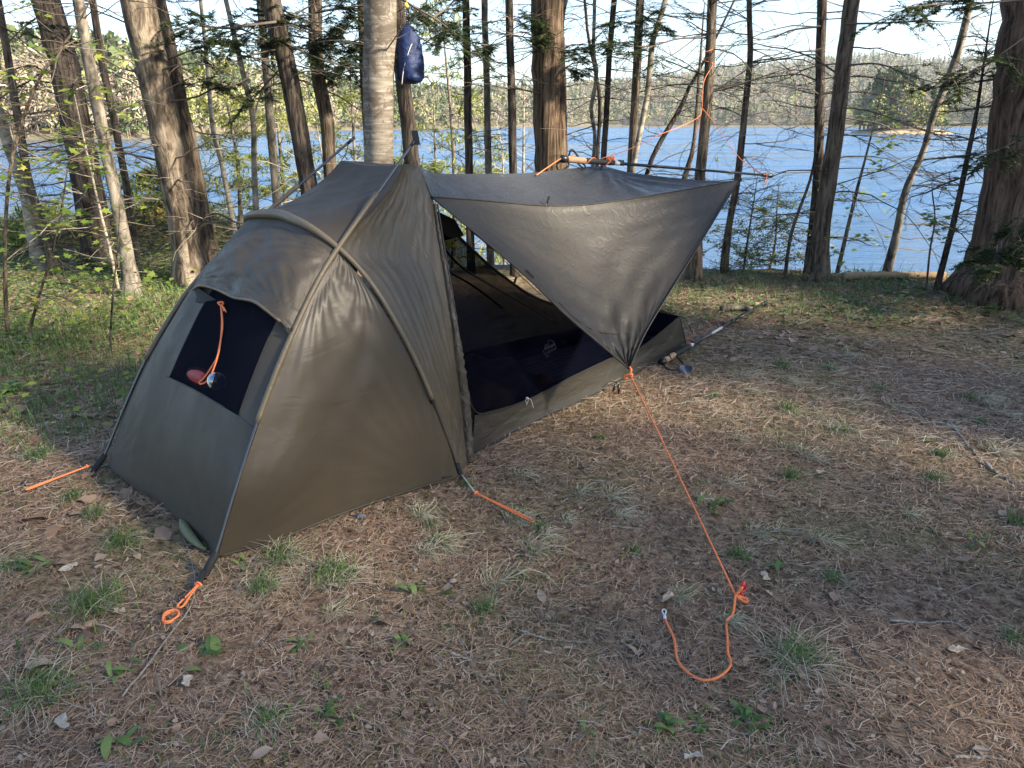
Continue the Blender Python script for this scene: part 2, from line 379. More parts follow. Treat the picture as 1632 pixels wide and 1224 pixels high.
def maple(fol, c, size, rng, droop=.5):
    a = rng.rand()*6.283; d = unit(V3(math.cos(a), math.sin(a), -droop*rng.rand())); s = unit(np.cross(d, V3(0, 0, 1)+rng.normal(size=3)*.3)); n = np.cross(s, d)
    P = np.array([c+(s*x+d*y+n*(.12*abs(x)))*size for x, y in LEAF]); P = np.vstack([P, c+d*size*.45])
    k = 12; j = np.arange(12); fol.add(P, None, np.stack([j, (j+1) % 12, np.full(12, k)], -1))
def oval(fol, c, d, up, L, w, seg=3):
    s = unit(np.cross(d, up)); t = np.linspace(0, 1, seg+1); ww = w*np.sin(np.clip(t*.9+.08, 0, 1)*math.pi)/2
    cur = c+d*(t*L)[:, None]+up*(L*.25*np.sin(t*2.6))[:, None]
    V = np.stack([cur-s*ww[:, None], cur+s*ww[:, None]], 1).reshape(-1, 3); i = np.arange(seg)*2
    fol.add(V, np.stack([i, i+1, i+3, i+2], -1))
def limb(tb, p0, d, L, r, rng, nsub=6, sub=.45, wob=.16, droop=.05, fol=None, ftype=None, depth=1, k=3, fdens=60, fl=.022):
    n = max(5, int(5+L*5)); P = [np.array(p0, float)]; d = unit(np.array(d, float)); step = L/(n-1)
    for i in range(n-1):
        d = unit(d+rng.normal(size=3)*wob-V3(0, 0, droop)); P.append(P[-1]+d*step)
    P = np.array(P); tb.tube(P, np.linspace(r, max(r*.25, .0011), n), k, False)
    if fol is not None:
        if ftype in ('hemlock', 'pine'): needles_along(fol, P[n//3:], L*.66, fdens*1.5, fl*1.25, fl*.20+.0010, rng, .25 if ftype == 'hemlock' else .8)
        elif ftype == 'leaf' and depth == 0:
            for _ in range(rng.randint(1, 4)): maple(fol, P[-1]+rng.normal(size=3)*.03, rng.uniform(.04, .075), rng)
        elif ftype == 'bud' and depth == 0:
            m = rng.randint(0, 4); c = P[rng.randint(n//2, n, m)]+rng.normal(size=(m, 3))*.012
            if m == 0: return P
            V, q = quads(c, None, rng.uniform(.008, .022, m), rng.uniform(.006, .014, m), rng); fol.add(V, q)
    if depth > 0:
        for j in range(nsub):
            i = rng.randint(max(1, n//5), n-1); T = unit(P[i+1]-P[i]); sd_ = unit(np.cross(T, V3(0, 0, 1)))*(1 if j % 2 else -1)
            dd = T*.75+sd_*rng.uniform(.5, 1.0)+V3(0, 0, rng.uniform(-.15, .35))
            limb(tb, P[i], dd, L*sub*rng.uniform(.45, 1.1)*(1-.5*i/n), max(r*.42, .0016), rng, max(2, nsub-2), sub, wob*1.1, droop, fol, ftype, depth-1, 3, fdens, fl)
    return P
def tree(name, label, pts, w, Y, bk, cat='tree', ext=4.0, nb=18, bl=(.5, 1.3), br=.005, zr=(0.35, 3.6), fol=None, sub=.45, nsub=6, seed=1, flare=1.25, boughs=(), k=12, top_fol=False, group=None, dz=0.0, fdens=60, fl=.022, droop=.04, tw='twig', depth=1, side=None, bb=None):
    """pts: measured outline points of the trunk from base to top, w: widths (same units), Y: distance."""
    rng = np.random.RandomState(seed); pts = list(pts)
    P = [YP(u, v, Y+dz*i) for i, (u, v) in enumerate(pts)]
    rad = [wi/2/F*(Y+dz*i)/math.cos(TH)*.98 for i, wi in enumerate(w)]
    d0 = unit(P[0]-P[1]); g0 = float(gh(P[0][0], P[0][1]))
    if P[0][2] > g0+.03:
        for _ in range(4):
            st = (P[0][2]-g0)/max(.3, -d0[2]); Q = P[0]+d0*st; g0 = float(gh(Q[0], Q[1]))
        P = [Q-V3(0, 0, .08)]+P; rad = [rad[0]*flare]+rad
    else: P[0] = V3(P[0][0], P[0][1], g0-.06); rad[0] *= flare
    d1 = unit(P[-1]-P[-2])
    for s in (.35, .7, 1.0): P.append(P[len(pts)+(len(P)-len(pts))-1]+unit(d1+V3(0, 0, .3*s))*ext*.34); rad.append(rad[len(rad)-1]*(.8 if s < 1 else .45))
    P = np.array(P); L = np.linalg.norm(np.diff(P, axis=0), axis=1); s = np.r_[0, np.cumsum(L)]
    n = int(np.clip(s[-1]*9, 16, 90)); C1 = cr(P, n); q = np.linspace(0, 1, n)*s[-1]; rr = np.interp(q, s, rad)
    base = V3(C1[0][0], C1[0][1], g0)
    root = thing(name, base, label, cat, group)
    th = np.arange(k)*2*math.pi/k; big = rr[0] > .06
    rm = 1+(.016 if big else .06)*(np.sin(3*th[None]+q[:, None]*1.3+seed)+np.sin(5*th[None]-q[:, None]*2.1+2*seed)+.7*np.sin(q[:, None]*7+seed+th[None]))
    if big:
        fl_ = np.exp(-q/.22); rm = rm*(1+.28*fl_[:, None]*(np.sin(th*4+seed)[None]*.5+.7))
    C1 = C1+rng.normal(size=C1.shape)*np.array([.03, .03, 0])*rr[:, None]
    tb = MB(); tb.tube(C1, rr, k, True, rm); tb.build('trunk', M[bk], root)
    tb = MB(); fo = MB() if fol else None
    for i in range(int(nb*1.5)):
        z = rng.uniform(*zr); j = int(np.argmin(abs(C1[:, 2]-z))); 
        a = rng.rand()*6.283 if side is None else side+rng.normal()*.9
        d = V3(math.cos(a), math.sin(a)*.8, rng.uniform(-.15, .45))
        limb(tb, C1[j], d, rng.uniform(*bl), br*rng.uniform(.7, 1.3), rng, nsub, sub, .16, droop, fo, fol, depth, 4, fdens, fl)
    if tb.n: tb.build('branches', M[tw], root)
    for bo in boughs:
        tb = MB(); fb_ = MB() if fol else None
        Yb = bo[0]; Q = [YP(u, v, Yb+.12*i*bo[2]) for i, (u, v) in enumerate(bo[1])]; Q = cr(Q, 14)
        tb.tube(Q, np.linspace(bo[3], bo[3]*.35, 14), 5, False)
        for j in range(bo[4]):
            i = rng.randint(3, 13); T = unit(Q[i]-Q[i-1]); sd_ = unit(np.cross(T, V3(0, 0, 1)))*(1 if j % 2 else -1)
            limb(tb, Q[i], T*.7+sd_*.8+V3(0, 0, rng.uniform(-.5, .3)), bo[5]*rng.uniform(.5, 1.2), .004, rng, 7, .5, .12, .05, fb_, fol, 1, 3, fdens*5.5, fl*1.2)
        bobj = tb.build('bough', M[tw], root)
        if fb_ is not None and fb_.n: fb_.build('needles', {'hemlock': M['hemlock'], 'pine': M['pine'], 'leaf': M['leaf_new'], 'bud': M['leaf_new']}[fol], bobj, False)
    if fo is not None and fo.n: fo.build('foliage', {'hemlock': M['hemlock'], 'pine': M['pine'], 'leaf': M['leaf_new'], 'bud': M['leaf_new']}[fol], root, False)
    return root

T_ = tree
# left group
T_('leaning_tree', 'pale leaning trunk cut by the left edge of the photo', [(84, 442), (60, 412), (41, 310), (5, 205), (-30, 60)], [26, 20, 17, 15, 12], 7.4, 'pale_bark', nb=16, seed=1, tw='pale_twig')
T_('slim_tree', 'slim brown-grey tree with a kink, second from the left', [(92, 448), (86, 420), (64, 345), (45, 286), (26, 172), (2, 30)], [19, 14, 12, 12, 11, 10], 7.2, 'brown_bark', nb=18, seed=2, fol='hemlock', boughs=[(7, [(30, 60), (60, 40), (100, 45)], -.3, .006, 8, .3)])
T_('dark_pine', 'thick leaning tree with deeply furrowed dark bark, left of the mossy grey trunk', [(168, 440), (158, 400), (131, 245), (104, 110), (73, 0)], [58, 46, 40, 38, 37], 7.6, 'dark_bark', ext=6, nb=26, br=.009, bl=(.6, 1.7), seed=3, flare=1.35, k=20)
T_('mossy_tree', 'slender grey-green trunk with a mossy foot, nearest of the left trees', [(214, 492), (205, 420), (172, 253), (145, 114), (124, 0)], [27, 20, 17, 17, 15], 6.15, 'grey_bark', nb=16, seed=4)
T_('thin_tree', 'thin dark tree just right of the mossy grey trunk', [(219, 432), (212, 370), (196, 265), (165, 110), (147, 0)], [14, 11, 10, 10, 9], 7.7, 'brown_bark', nb=16, seed=5)
T_('twin_birch', 'big peeling birch leaning left of the tent, pale and peeling', [(311, 470), (300, 400), (276, 270), (243, 110), (218, 0)], [48, 44, 42, 44, 46], 6.5, 'yellow_birch', ext=6, nb=14, br=.008, bl=(.5, 1.4), seed=6, k=20)
T_('rough_birch', 'rough brown trunk grown against the right side of the leaning birch', [(338, 470), (322, 380), (298, 250), (268, 110), (246, 0)], [42, 38, 36, 34, 30], 6.72, 'brown_bark', ext=6, nb=12, br=.008, seed=66, k=18, fol='hemlock', boughs=[(6.6, [(268, 95), (320, 75), (370, 65), (420, 70)], -.4, .008, 14, .35), (6.6, [(275, 150), (320, 130), (360, 140)], -.4, .006, 9, .3)])
T_('forked_sapling', 'pale smooth sapling forking above the tent pole', [(408, 330), (405, 250), (403, 190), (386, 110), (362, 10)], [9, 8, 8, 7, 6], 7.0, 'pale_bark', nb=10, seed=7, tw='pale_twig',
   boughs=[(7.0, [(403, 200), (415, 150), (440, 110)], 1, .009, 6, .5)])
T_('lit_sapling', 'thin pale sapling curving up beside the dark tree', [(372, 360), (355, 270), (339, 204), (332, 120), (322, 20)], [8, 7, 7, 6, 5], 8.4, 'pale_bark', nb=12, seed=8, tw='pale_twig')
T_('pale_sapling', 'straight pale slim trunk left of the dark leaning spruce', [(440, 310), (432, 210), (426, 129), (415, 0)], [12, 12, 11, 10], 8.0, 'grey_bark', nb=14, seed=9)
T_('dark_spruce', 'dark shaggy spruce trunk above the left tent pole', [(492, 300), (477, 206), (457, 105), (432, 0)], [26, 26, 26, 27], 6.7, 'dark_bark', ext=5, nb=22, br=.007, bl=(.5, 1.5), seed=10, fol='hemlock', zr=(1.75, 3.5), k=16,
   boughs=[(6.5, [(440, 35), (400, 40), (350, 45), (300, 30)], -1, .012, 14, .5), (6.6, [(440, 60), (500, 90), (560, 110)], 1, .012, 10, .4), (6.9, [(455, 100), (410, 150), (390, 180)], 1, .009, 5, .35)])
T_('grey_tree', 'grey-brown trunk between the dark spruce and the pale birch', [(527, 285), (521, 193), (505, 103), (502, 0)], [19, 20, 19, 19], 7.3, 'brown_bark', ext=5, nb=16, seed=11, fol='hemlock', zr=(1.75, 3.5), k=14,
   boughs=[(7.2, [(502, 5), (470, 25), (430, 70)], -.4, .008, 16, .4), (7.2, [(505, 75), (550, 70), (590, 55)], -.4, .007, 14, .35), (7.0, [(503, 20), (550, 12), (620, 5)], -1, .012, 18, .45), (7.1, [(503, 55), (475, 45), (440, 20)], -1, .010, 10, .4)])
T_('paper_birch', 'pale grey birch with peeling bark directly behind the tent peak', [(604, 280), (603, 200), (603, 129), (605, 0)], [43, 42, 44, 46], 5.7, 'birch_bark', ext=6, nb=8, br=.007, zr=(1.75, 3.5), seed=13, k=20)
T_('shaded_stem', 'narrow dark stem close behind the left side of the pale birch', [(588, 260), (581, 129), (577, 0)], [12, 12, 13], 7.4, 'brown_bark', nb=14, seed=14, fol='hemlock', zr=(1.75, 3.5), boughs=[(7.2, [(577, 20), (540, 50), (500, 62)], -.4, .008, 16, .4), (7.2, [(578, 60), (550, 100), (530, 120)], -.4, .006, 10, .3)])
T_('bag_tree', 'dark straight trunk behind the hanging blue bag', [(660, 290), (651, 206), (641, 120), (633, 0)], [23, 22, 21, 20], 6.3, 'dark_bark', ext=5, nb=10, seed=15, zr=(1.75, 3.5), fol='hemlock', k=14,
   boughs=[(6.0, [(632, -8), (655, 8), (690, 28), (730, 55)], -.6, .011, 14, .35), (6.3, [(690, 28), (715, 10), (740, -20)], 1, .010, 12, .35)])
T_('black_spruce', 'slim black trunk right of the blue bag', [(748, 290), (745, 129), (743, 0)], [11, 11, 10], 7.2, 'dark_bark', nb=22, bl=(.35, .9), br=.004, seed=16, fol='hemlock', boughs=[(7.0, [(743, 30), (720, 40), (690, 60), (660, 60)], -.4, .007, 12, .35)])
T_('grey_maple', 'thin grey trunk between two slim dark ones', [(779, 290), (776, 129), (772, 0)], [10, 9, 9], 7.7, 'grey_bark', nb=16, seed=17, tw='pale_twig')
T_('dark_spruce', 'slim dark spruce standing left of the thick brown cedar', [(818, 290), (815, 129), (811, 0)], [12, 11, 11], 7.0, 'dark_bark', nb=26, bl=(.3, .8), br=.004, seed=18, fol='hemlock', zr=(1.75, 3.5), boughs=[(6.9, [(814, 35), (840, 28), (868, 40)], .3, .006, 9, .25), (6.9, [(814, 55), (845, 60), (870, 55)], .3, .006, 9, .25), (6.9, [(813, 60), (790, 70), (760, 75)], .3, .005, 8, .25)])
T_('cedar', 'thick brown cedar with stringy bark behind the raised awning', [(882, 300), (877, 230), (874, 120), (870, 0)], [52, 47, 46, 45], 7.3, 'cedar_bark', ext=7, nb=10, br=.008, zr=(1.75, 3.5), seed=20, fol='hemlock', k=24, boughs=[(7.0, [(885, 75), (905, 80), (930, 78)], -.3, .006, 8, .25), (7.0, [(890, 105), (915, 112), (935, 108)], -.3, .005, 7, .22)])
T_('thin_maple', 'thin grey stem hugging the right side of the cedar', [(900, 290), (899, 150), (895, 40), (908, -30)], [8, 7, 7, 5], 7.8, 'grey_bark', nb=10, seed=21)
T_('crooked_maple', 'crooked pale stem with a bulge, right of the cedar', [(942, 290), (948, 216), (942, 175), (951, 121), (946, 81), (948, 0)], [6, 5, 6, 6, 5, 5], 7.6, 'pale_bark', nb=12, seed=22, flare=1)
T_('slim_maple', 'very thin dark stem crossing the crooked pale one', [(950, 290), (956, 175), (951, 125), (938, 60), (932, 0)], [5, 5, 5, 4, 4], 7.9, 'brown_bark', nb=12, seed=23, flare=1)
T_('dark_maple', 'slim dark trunk above the trekking pole grip', [(960, 290), (968, 162), (971, 94), (979, 0)], [9, 8, 8, 8], 7.5, 'dark_bark', nb=16, seed=24, fol='hemlock', zr=(1.75, 3.5))
T_('spotted_tree', 'medium brown trunk with a pale companion to its right', [(1004, 300), (1012, 162), (1016, 94), (1020, 0)], [12, 11, 11, 11], 7.1, 'brown_bark', nb=20, bl=(.4, 1.0), seed=25, fol='hemlock', zr=(1.75, 3.5), boughs=[(7, [(1018, 20), (1040, 30), (1075, 20)], -1, .007, 8, .3), (7, [(1018, 40), (990, 35), (960, 45)], -1, .007, 7, .3)])
T_('leaning_maple', 'pale sunlit stem leaning right across the brown trunk', [(1004, 300), (1016, 229), (1032, 148), (1040, 67), (1060, 0)], [9, 8, 8, 8, 7], 7.0, 'pale_bark', nb=12, seed=26, tw='pale_twig')
T_('rope_spruce', 'spruce trunk wrapped with orange cord above the awning tip', [(1106, 450), (1112, 330), (1127, 162), (1131, 94), (1135, 0)], [19, 16, 14, 14, 13], 6.9, 'brown_bark', nb=24, br=.005, bl=(.5, 1.2), seed=27, fol='hemlock', zr=(1.75, 3.5), k=14,
   boughs=[(6.9, [(1128, 60), (1080, 62), (1030, 75), (985, 65)], -.5, .008, 7, .4)])
T_('broken_branchy_tree', 'dark spindly tree leaning right behind the horizontal trekking pole', [(1024, 300), (1043, 243), (1083, 175), (1098, 140), (1114, 112)], [7, 7, 7, 5, 4], 7.7, 'dark_bark', nb=14, ext=1.2, bl=(.3, .8), br=.004, zr=(.8, 2.4), seed=28, flare=1)
T_('snag', 'short leaning dead stem left of the corded spruce', [(1086, 300), (1097, 262), (1106, 225), (1114, 121)], [9, 7, 5, 4], 7.5, 'brown_bark', ext=.6, nb=6, seed=29, zr=(.6, 2), flare=1)
T_('wavy_maple', 'wavy slim dark tree right of the awning tip', [(1152, 440), (1162, 360), (1176, 283), (1190, 150), (1196, 81), (1194, 0)], [12, 10, 10, 9, 8, 7], 7.2, 'brown_bark', nb=26, bl=(.5, 1.3), br=.005, seed=30, nsub=7)
T_('twin_spruce', 'slimmer darker trunk of the crossing pair by the lake', [(1293, 440), (1304, 275), (1307, 137), (1310, 0)], [18, 14, 13, 13], 7.25, 'dark_bark', nb=26, bl=(.5, 1.5), br=.006, seed=31, k=14,
   boughs=[(7.2, [(1308, 42), (1262, 48), (1225, 62), (1190, 60)], .5, .010, 8, .4)])
T_('lake_spruce', 'thicker trunk of the crossing pair, standing at the grassy lake bank', [(1302, 446), (1308, 373), (1329, 235), (1345, 98), (1358, 0)], [32, 25, 23, 21, 21], 6.85, 'brown_bark', ext=6, nb=12, br=.007, bl=(.6, 1.4), seed=32, k=18,
   boughs=[(6.8, [(1350, 104), (1400, 102), (1450, 120), (1510, 138)], -.5, .009, 7, .5), (6.8, [(1347, 38), (1400, 37), (1470, 34), (1535, 36)], -.5, .009, 7, .45), (6.8, [(1330, 170), (1390, 178), (1450, 200), (1530, 225)], -.5, .007, 8, .4),
           (6.8, [(1320, 216), (1380, 216), (1440, 222), (1480, 228)], .5, .006, 6, .3), (6.8, [(1315, 270), (1370, 268), (1430, 272), (1485, 276)], .5, .005, 5, .25), (6.9, [(1312, 290), (1350, 300), (1390, 350), (1404, 380)], .5, .005, 7, .3),
           (6.9, [(1345, 100), (1290, 108), (1240, 130), (1180, 135)], .5, .007, 7, .4)])
T_('bent_maple', 'gracefully bent grey tree rising from the bank right of the crossing pair', [(1411, 446), (1431, 365), (1443, 306), (1471, 243), (1490, 176), (1522, 98), (1547, 0)], [13, 11, 10, 9, 10, 10, 9], 6.9, 'grey_bark', nb=16, bl=(.4, 1.1), seed=33, side=0.2)
T_('dead_spruce', 'dead dark spruce with drooping twigs beside the big right trunk', [(1498, 440), (1525, 333), (1545, 235), (1558, 170), (1568, 100)], [9, 8, 7, 5, 3], 6.4, 'dark_bark', ext=.5, nb=60, bl=(.25, .75), br=.004, zr=(.5, 2.2), seed=34, nsub=9, droop=.02)
T_('old_cedar', 'massive reddish trunk with a flared base at the right edge', [(1608, 452), (1614, 425), (1622, 350), (1636, 200), (1645, 100), (1655, 0)], [150, 132, 108, 94, 88, 84], 6.2, 'red_bark', ext=7, nb=14, br=.01, seed=35, zr=(1.2, 6), flare=1.0, k=28, fol='hemlock', bl=(.5, 1.2),
   boughs=[(5.9, [(1632, 60), (1590, 90), (1540, 120), (1500, 130)], -.5, .007, 14, .4), (5.7, [(1640, 320), (1620, 360), (1585, 395)], -.2, .006, 16, .3), (5.6, [(1660, 370), (1620, 400), (1560, 425)], -.3, .006, 18, .3),
           (5.9, [(1632, 0), (1560, 5), (1480, 8), (1420, 15)], -.5, .008, 16, .35), (5.8, [(1640, 210), (1600, 235), (1560, 250)], -.3, .006, 10, .3)])
T_('curved_sapling', 'thin curved stem left of the crossing trunks at the bank', [(1251, 436), (1262, 370), (1290, 290), (1300, 240), (1304, 180)], [6, 5, 4, 3, 3], 7.0, 'brown_bark', ext=.5, nb=10, bl=(.2, .6), br=.003, zr=(.3, 1.8), seed=36, flare=1)
T_('lake_sapling', 'thin bent sapling between the crossing pair and the bent grey tree', [(1333, 436), (1349, 372), (1365, 306), (1380, 250), (1395, 190)], [7, 6, 5, 3, 2], 7.1, 'grey_bark', ext=.4, nb=12, bl=(.2, .6), br=.003, zr=(.3, 1.6), seed=37, fol='leaf', flare=1)
T_('budding_sapling', 'tiny sapling with green maple leaves between bent tree and dead spruce', [(1478, 440), (1482, 400), (1490, 350), (1486, 310)], [3, 3, 2, 2], 6.4, 'brown_bark', ext=.1, nb=9, bl=(.06, .16), br=.002, zr=(.35, 1.1), seed=38, fol='leaf', flare=1, nsub=2)
T_('shrub', 'bare twiggy shrub at the bank under the awning tip', [(1185, 432), (1192, 380), (1200, 330)], [4, 3, 2], 7.2, 'brown_bark', cat='shrub', ext=.3, nb=40, bl=(.3, .9), br=.003, zr=(.1, .9), seed=39, fol='bud', flare=1, nsub=5, depth=2)
T_('shrub', 'bare twiggy shrub right of the curved stem on the bank', [(1225, 432), (1235, 390), (1238, 340)], [4, 3, 2], 7.3, 'brown_bark', cat='shrub', ext=.3, nb=26, bl=(.3, .7), br=.003, zr=(.1, .8), seed=40, fol='bud', flare=1, nsub=7, depth=2)
T_('leafy_sapling', 'dark thin sapling with yellow leaves in the lower left thicket', [(48, 526), (62, 474), (84, 400), (95, 350)], [5, 4, 3, 3], 5.0, 'dark_bark', ext=.4, nb=16, bl=(.2, .6), br=.003, zr=(.3, 1.6), seed=41, fol='leaf', flare=1, nsub=4)
T_('bare_stem', 'thin bare upright stem in front of the mossy grey trunk', [(176, 545), (180, 470), (187, 400)], [3, 3, 2], 4.9, 'dark_bark', ext=.3, nb=6, bl=(.15, .4), br=.002, zr=(.3, 1.1), seed=42, fol='leaf', flare=1, nsub=3)
T_('pale_leafy_sapling', 'pale sapling with yellow-green leaves between dark pine and mossy trunk', [(192, 480), (178, 410), (158, 330), (140, 250)], [6, 5, 4, 3], 6.4, 'pale_bark', ext=.5, nb=16, bl=(.25, .7), br=.003, zr=(.3, 2.0), seed=43, fol='leaf', flare=1, nsub=4, tw='pale_twig')
T_('leafy_sapling', 'young leafy sapling whose yellow leaves hang at the top left corner', [(10, 500), (8, 380), (20, 250), (60, 130), (110, 60)], [6, 5, 5, 4, 3], 5.2, 'brown_bark', ext=.5, nb=16, bl=(.3, .8), br=.003, zr=(.8, 2.6), seed=44, fol='leaf', flare=1, nsub=4)
# sunlit young trees behind the left shore
def young(u, vt, Y, r, kind, label, seed, nb=34):
    top = YP(u, vt, Y); g = float(gh(top[0], Y)); rng = np.random.RandomState(seed)
    base = V3(top[0], Y, g); root = thing('young_pine' if kind == 'pine' else 'young_maple', base, label, 'tree', 'sunlit young trees along the left shore')
    hgt = top[2]-g; P = cr([base-V3(0, 0, .1), base+V3(rng.normal()*.05, 0, hgt*.5), top], 16)
    tb = MB(); tb.tube(P, np.linspace(.012+hgt*.01, .006, 16), 8); tb.build('trunk', M['pale_bark' if kind != 'pine' else 'grey_bark'], root)
    tb = MB(); fo = MB()
    for i in range(nb):
        t = rng.uniform(.12, .97); p = base+(top-base)*t; a = rng.rand()*6.283
        L = r*(1.1-t)*rng.uniform(.6, 1.1)+.15 if kind == 'pine' else r*rng.uniform(.4, 1)
        limb(tb, p, V3(math.cos(a), math.sin(a), .12 if kind == 'pine' else .6), L, .006, rng, 6, .5, .1, .02, fo, 'pine' if kind == 'pine' else 'bud', 1, 3, 55, .075)
    tb.build('branches', M['pale_twig'], root); fo.build('foliage', M['pine' if kind == 'pine' else 'leaf_new'], root, False)
young(700, -20, 10.6, 1.3, 'pine', 'sunlit yellow-green pine seen right of the hanging blue bag', 101, 60)
young(770, 190, 11.4, .9, 'pine', 'low sunlit pine right of the slim black trunk, above the tent ridge', 102, 30)
young(660, 170, 9.6, 1.0, 'pine', 'small sunlit pine directly behind the black pole tip strap', 103, 34)
young(555, 60, 10.8, 1.1, 'pine', 'sunlit pine between the grey-brown trunk and pale birch', 104, 40)
young(430, 60, 10.9, 1.2, 'pine', 'tall sunlit pine behind the forked pale sapling', 105, 46)
young(345, 90, 10.4, 1.1, 'pine', 'sunlit pine right of the big leaning birch', 106, 42)
young(255, 270, 9.4, .8, 'pine', 'small bright pine in the gap left of the big leaning birch', 107, 34)
young(120, 200, 10.0, 1.0, 'maple', 'budding bare maple left of the thick furrowed trunk', 108, 34)
young(20, 240, 9.6, 1.0, 'maple', 'budding maple at the far left near the water', 109, 34)
young(70, 330, 8.6, .7, 'pine', 'low dark-footed pine behind the kinked slim tree', 110, 26)
young(300, 180, 10.2, .9, 'maple', 'bare budding maple behind the rough brown trunk', 111, 30)
young(505, 200, 10.0, .8, 'maple', 'thin budding maple behind the grey-brown trunk', 112, 26)
young(690, 120, 11.2, 1.0, 'maple', 'pale bare maple standing among the branches of the sunlit pine', 113, 30)
young(835, 120, 11.0, 1.1, 'maple', 'pale twiggy maple at the water left of the thick cedar', 114, 34)
young(800, 215, 10.2, .8, 'maple', 'low twiggy maple just above the tent ridge', 115, 26)

# off-frame trees added to the right to block sun and shade the campsite
for i, (x, y, h, r) in enumerate([(9.0, -3.6, 9.5, 1.7), (8.6, -1.0, 10, 1.8), (9.4, 1.4, 8, 1.7), (12.0, -5.4, 11, 2.0), (12.5, -2.4, 11, 2.0), (12.0, .2, 8.5, 1.9), (8.8, 3.6, 6.0, 1.3), (8.2, -5.8, 9, 1.6), (10.6, -3.3, 11, 1.6), (10.8, .3, 8.5, 1.7), (10.4, -4.6, 11, 1.8), (14.5, -7.5, 13, 2.2), (11.5, -8.2, 12, 2.0)]):
    rng = np.random.RandomState(900+i); g = float(gh(x, y)); root = thing('shade_tree', (x, y, g), 'unseen dense conifer added right of the campsite to shade it', 'tree', 'unseen trees added to shade the campsite')
    tb = MB(); tb.tube(cr([V3(x, y, g-.1), V3(x+.1, y, g+h*.5), V3(x, y, g+h)], 14), np.linspace(.17, .02, 14), 10); tb.build('trunk', M['brown_bark'], root)
    n = 2200; t = rng.rand(n)**1.15; nbr = rng.randint(0, 46, n); ang = nbr*2.4+rng.normal(size=n)*.16; tz = (nbr/46+rng.normal(size=n)*.012)
    rad = r*(1.08-np.clip(tz, 0, 1))*rng.rand(n)**.6+.1
    cen = np.stack([x+rad*np.cos(ang), y+rad*np.sin(ang), g+1.0+tz*(h-1.0)-.12*rad], -1)
    V, q = quads(cen, None, rng.uniform(.10, .26, n), rng.uniform(.07, .18, n), rng)
    mk('foliage', V, [(q, 0)], M['hemlock'], root, False)
exec_tent = True
# ================================================================ TENT
def nylon(name, col, rough=.40, wsc=(7, 7, 7), ws=.35, coarse=2.0, tr=.0, sheen=.0):
    m, t, b = mat(name, col, rough, .32)
    n1 = noise(t, objco(t, wsc), 1.0, 5, .55, 1.2); n2 = noise(t, objco(t), coarse, 3, .5, .6); n3 = noise(t, objco(t), 900, 2, .5)
    f = ramp(t, n1, [(.4, (0, 0, 0)), (.52, (1, 1, 1)), (.64, (0, 0, 0))])
    ad = t.nodes.new('ShaderNodeMath'); ad.operation = 'MULTIPLY_ADD'; t.links.new(f, ad.inputs[0]); ad.inputs[1].default_value = .22; t.links.new(n1, ad.inputs[2])
    a2 = t.nodes.new('ShaderNodeMath'); a2.operation = 'MULTIPLY_ADD'; t.links.new(n2, a2.inputs[0]); a2.inputs[1].default_value = 1.4; t.links.new(ad.outputs[0], a2.inputs[2])
    bump(t, b, a2.outputs[0], ws, .012)
    c = ramp(t, n2, [(.3, tuple(x*.86 for x in col)), (.7, tuple(x*1.12 for x in col))]); t.links.new(c, b.inputs['Base Color'])
    rr = ramp(t, n1, [(.3, (rough-.06,)*3), (.7, (rough+.08,)*3)]); t.links.new(rr, b.inputs['Roughness'])
    if tr:
        q = t.nodes.new('ShaderNodeBsdfTranslucent'); mx = t.nodes.new('ShaderNodeMixShader'); mx.inputs[0].default_value = tr
        t.links.new(c, q.inputs[0]); t.links.new(b.outputs[0], mx.inputs[1]); t.links.new(q.outputs[0], mx.inputs[2]); t.links.new(mx.outputs[0], t.nodes['Material Output'].inputs[0])
    return m
OLV = (.056, .046, .033)
M['nylon'] = nylon('olive_nylon', OLV, .42, (3, 3, 7), .13)
M['nylon_pleat'] = nylon('pleated_nylon', (.060, .050, .035), .38, (16, 16, 3), .4)
M['nylon_front'] = nylon('front_nylon', (.052, .044, .033), .55, (9, 9, 3), .12)
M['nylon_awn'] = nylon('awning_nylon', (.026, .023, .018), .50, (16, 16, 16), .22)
M['nylon_flap'] = nylon('flap_nylon', (.060, .050, .037), .5, (10, 10, 7), .35, 4)
M['awn_top'] = nylon('sky_sheen_nylon', (.038, .040, .042), .20, (12, 12, 12), .5)  # awning nylon made lighter and bluer: sky reflection put into the colour
M['nylon_crumple'] = nylon('crumpled_nylon', (.065, .054, .04), .34, (26, 26, 14), .9, 9)
M['sleeve'] = nylon('sleeve_nylon', (.125, .10, .067), .42, (20, 20, 20), .2)
M['tub'] = nylon('tub_nylon', (.030, .027, .021), .5, (5, 5, 16), .3)
M['blackweb'] = mat('black_webbing', (.012, .012, .014), .8)[0]
M['black'] = mat('black_plastic', (.012, .012, .013), .35)[0]
M['alu'] = mat('dark_aluminium', (.10, .10, .11), .28, .5, .85)[0]
M['navy'] = nylon('navy_fabric', (.010, .013, .045), .6, (6, 6, 6), .5)
def meshmat(name, alpha, col):
    m, t, b = mat(name, col, .9, 0.0); v = objco(t)
    tr = t.nodes.new('ShaderNodeBsdfTransparent'); mx = t.nodes.new('ShaderNodeMixShader'); mx.inputs[0].default_value = alpha
    t.links.new(tr.outputs[0], mx.inputs[1]); t.links.new(b.outputs[0], mx.inputs[2]); t.links.new(mx.outputs[0], t.nodes['Material Output'].inputs[0]); return m
M['bugmesh'] = meshmat('black_netting', .80, (.002, .0025, .006))
M['bugmesh_far'] = meshmat('far_netting', .62, (.002, .0025, .006))
M['winmesh'] = meshmat('window_netting', .74, (.010, .011, .018))
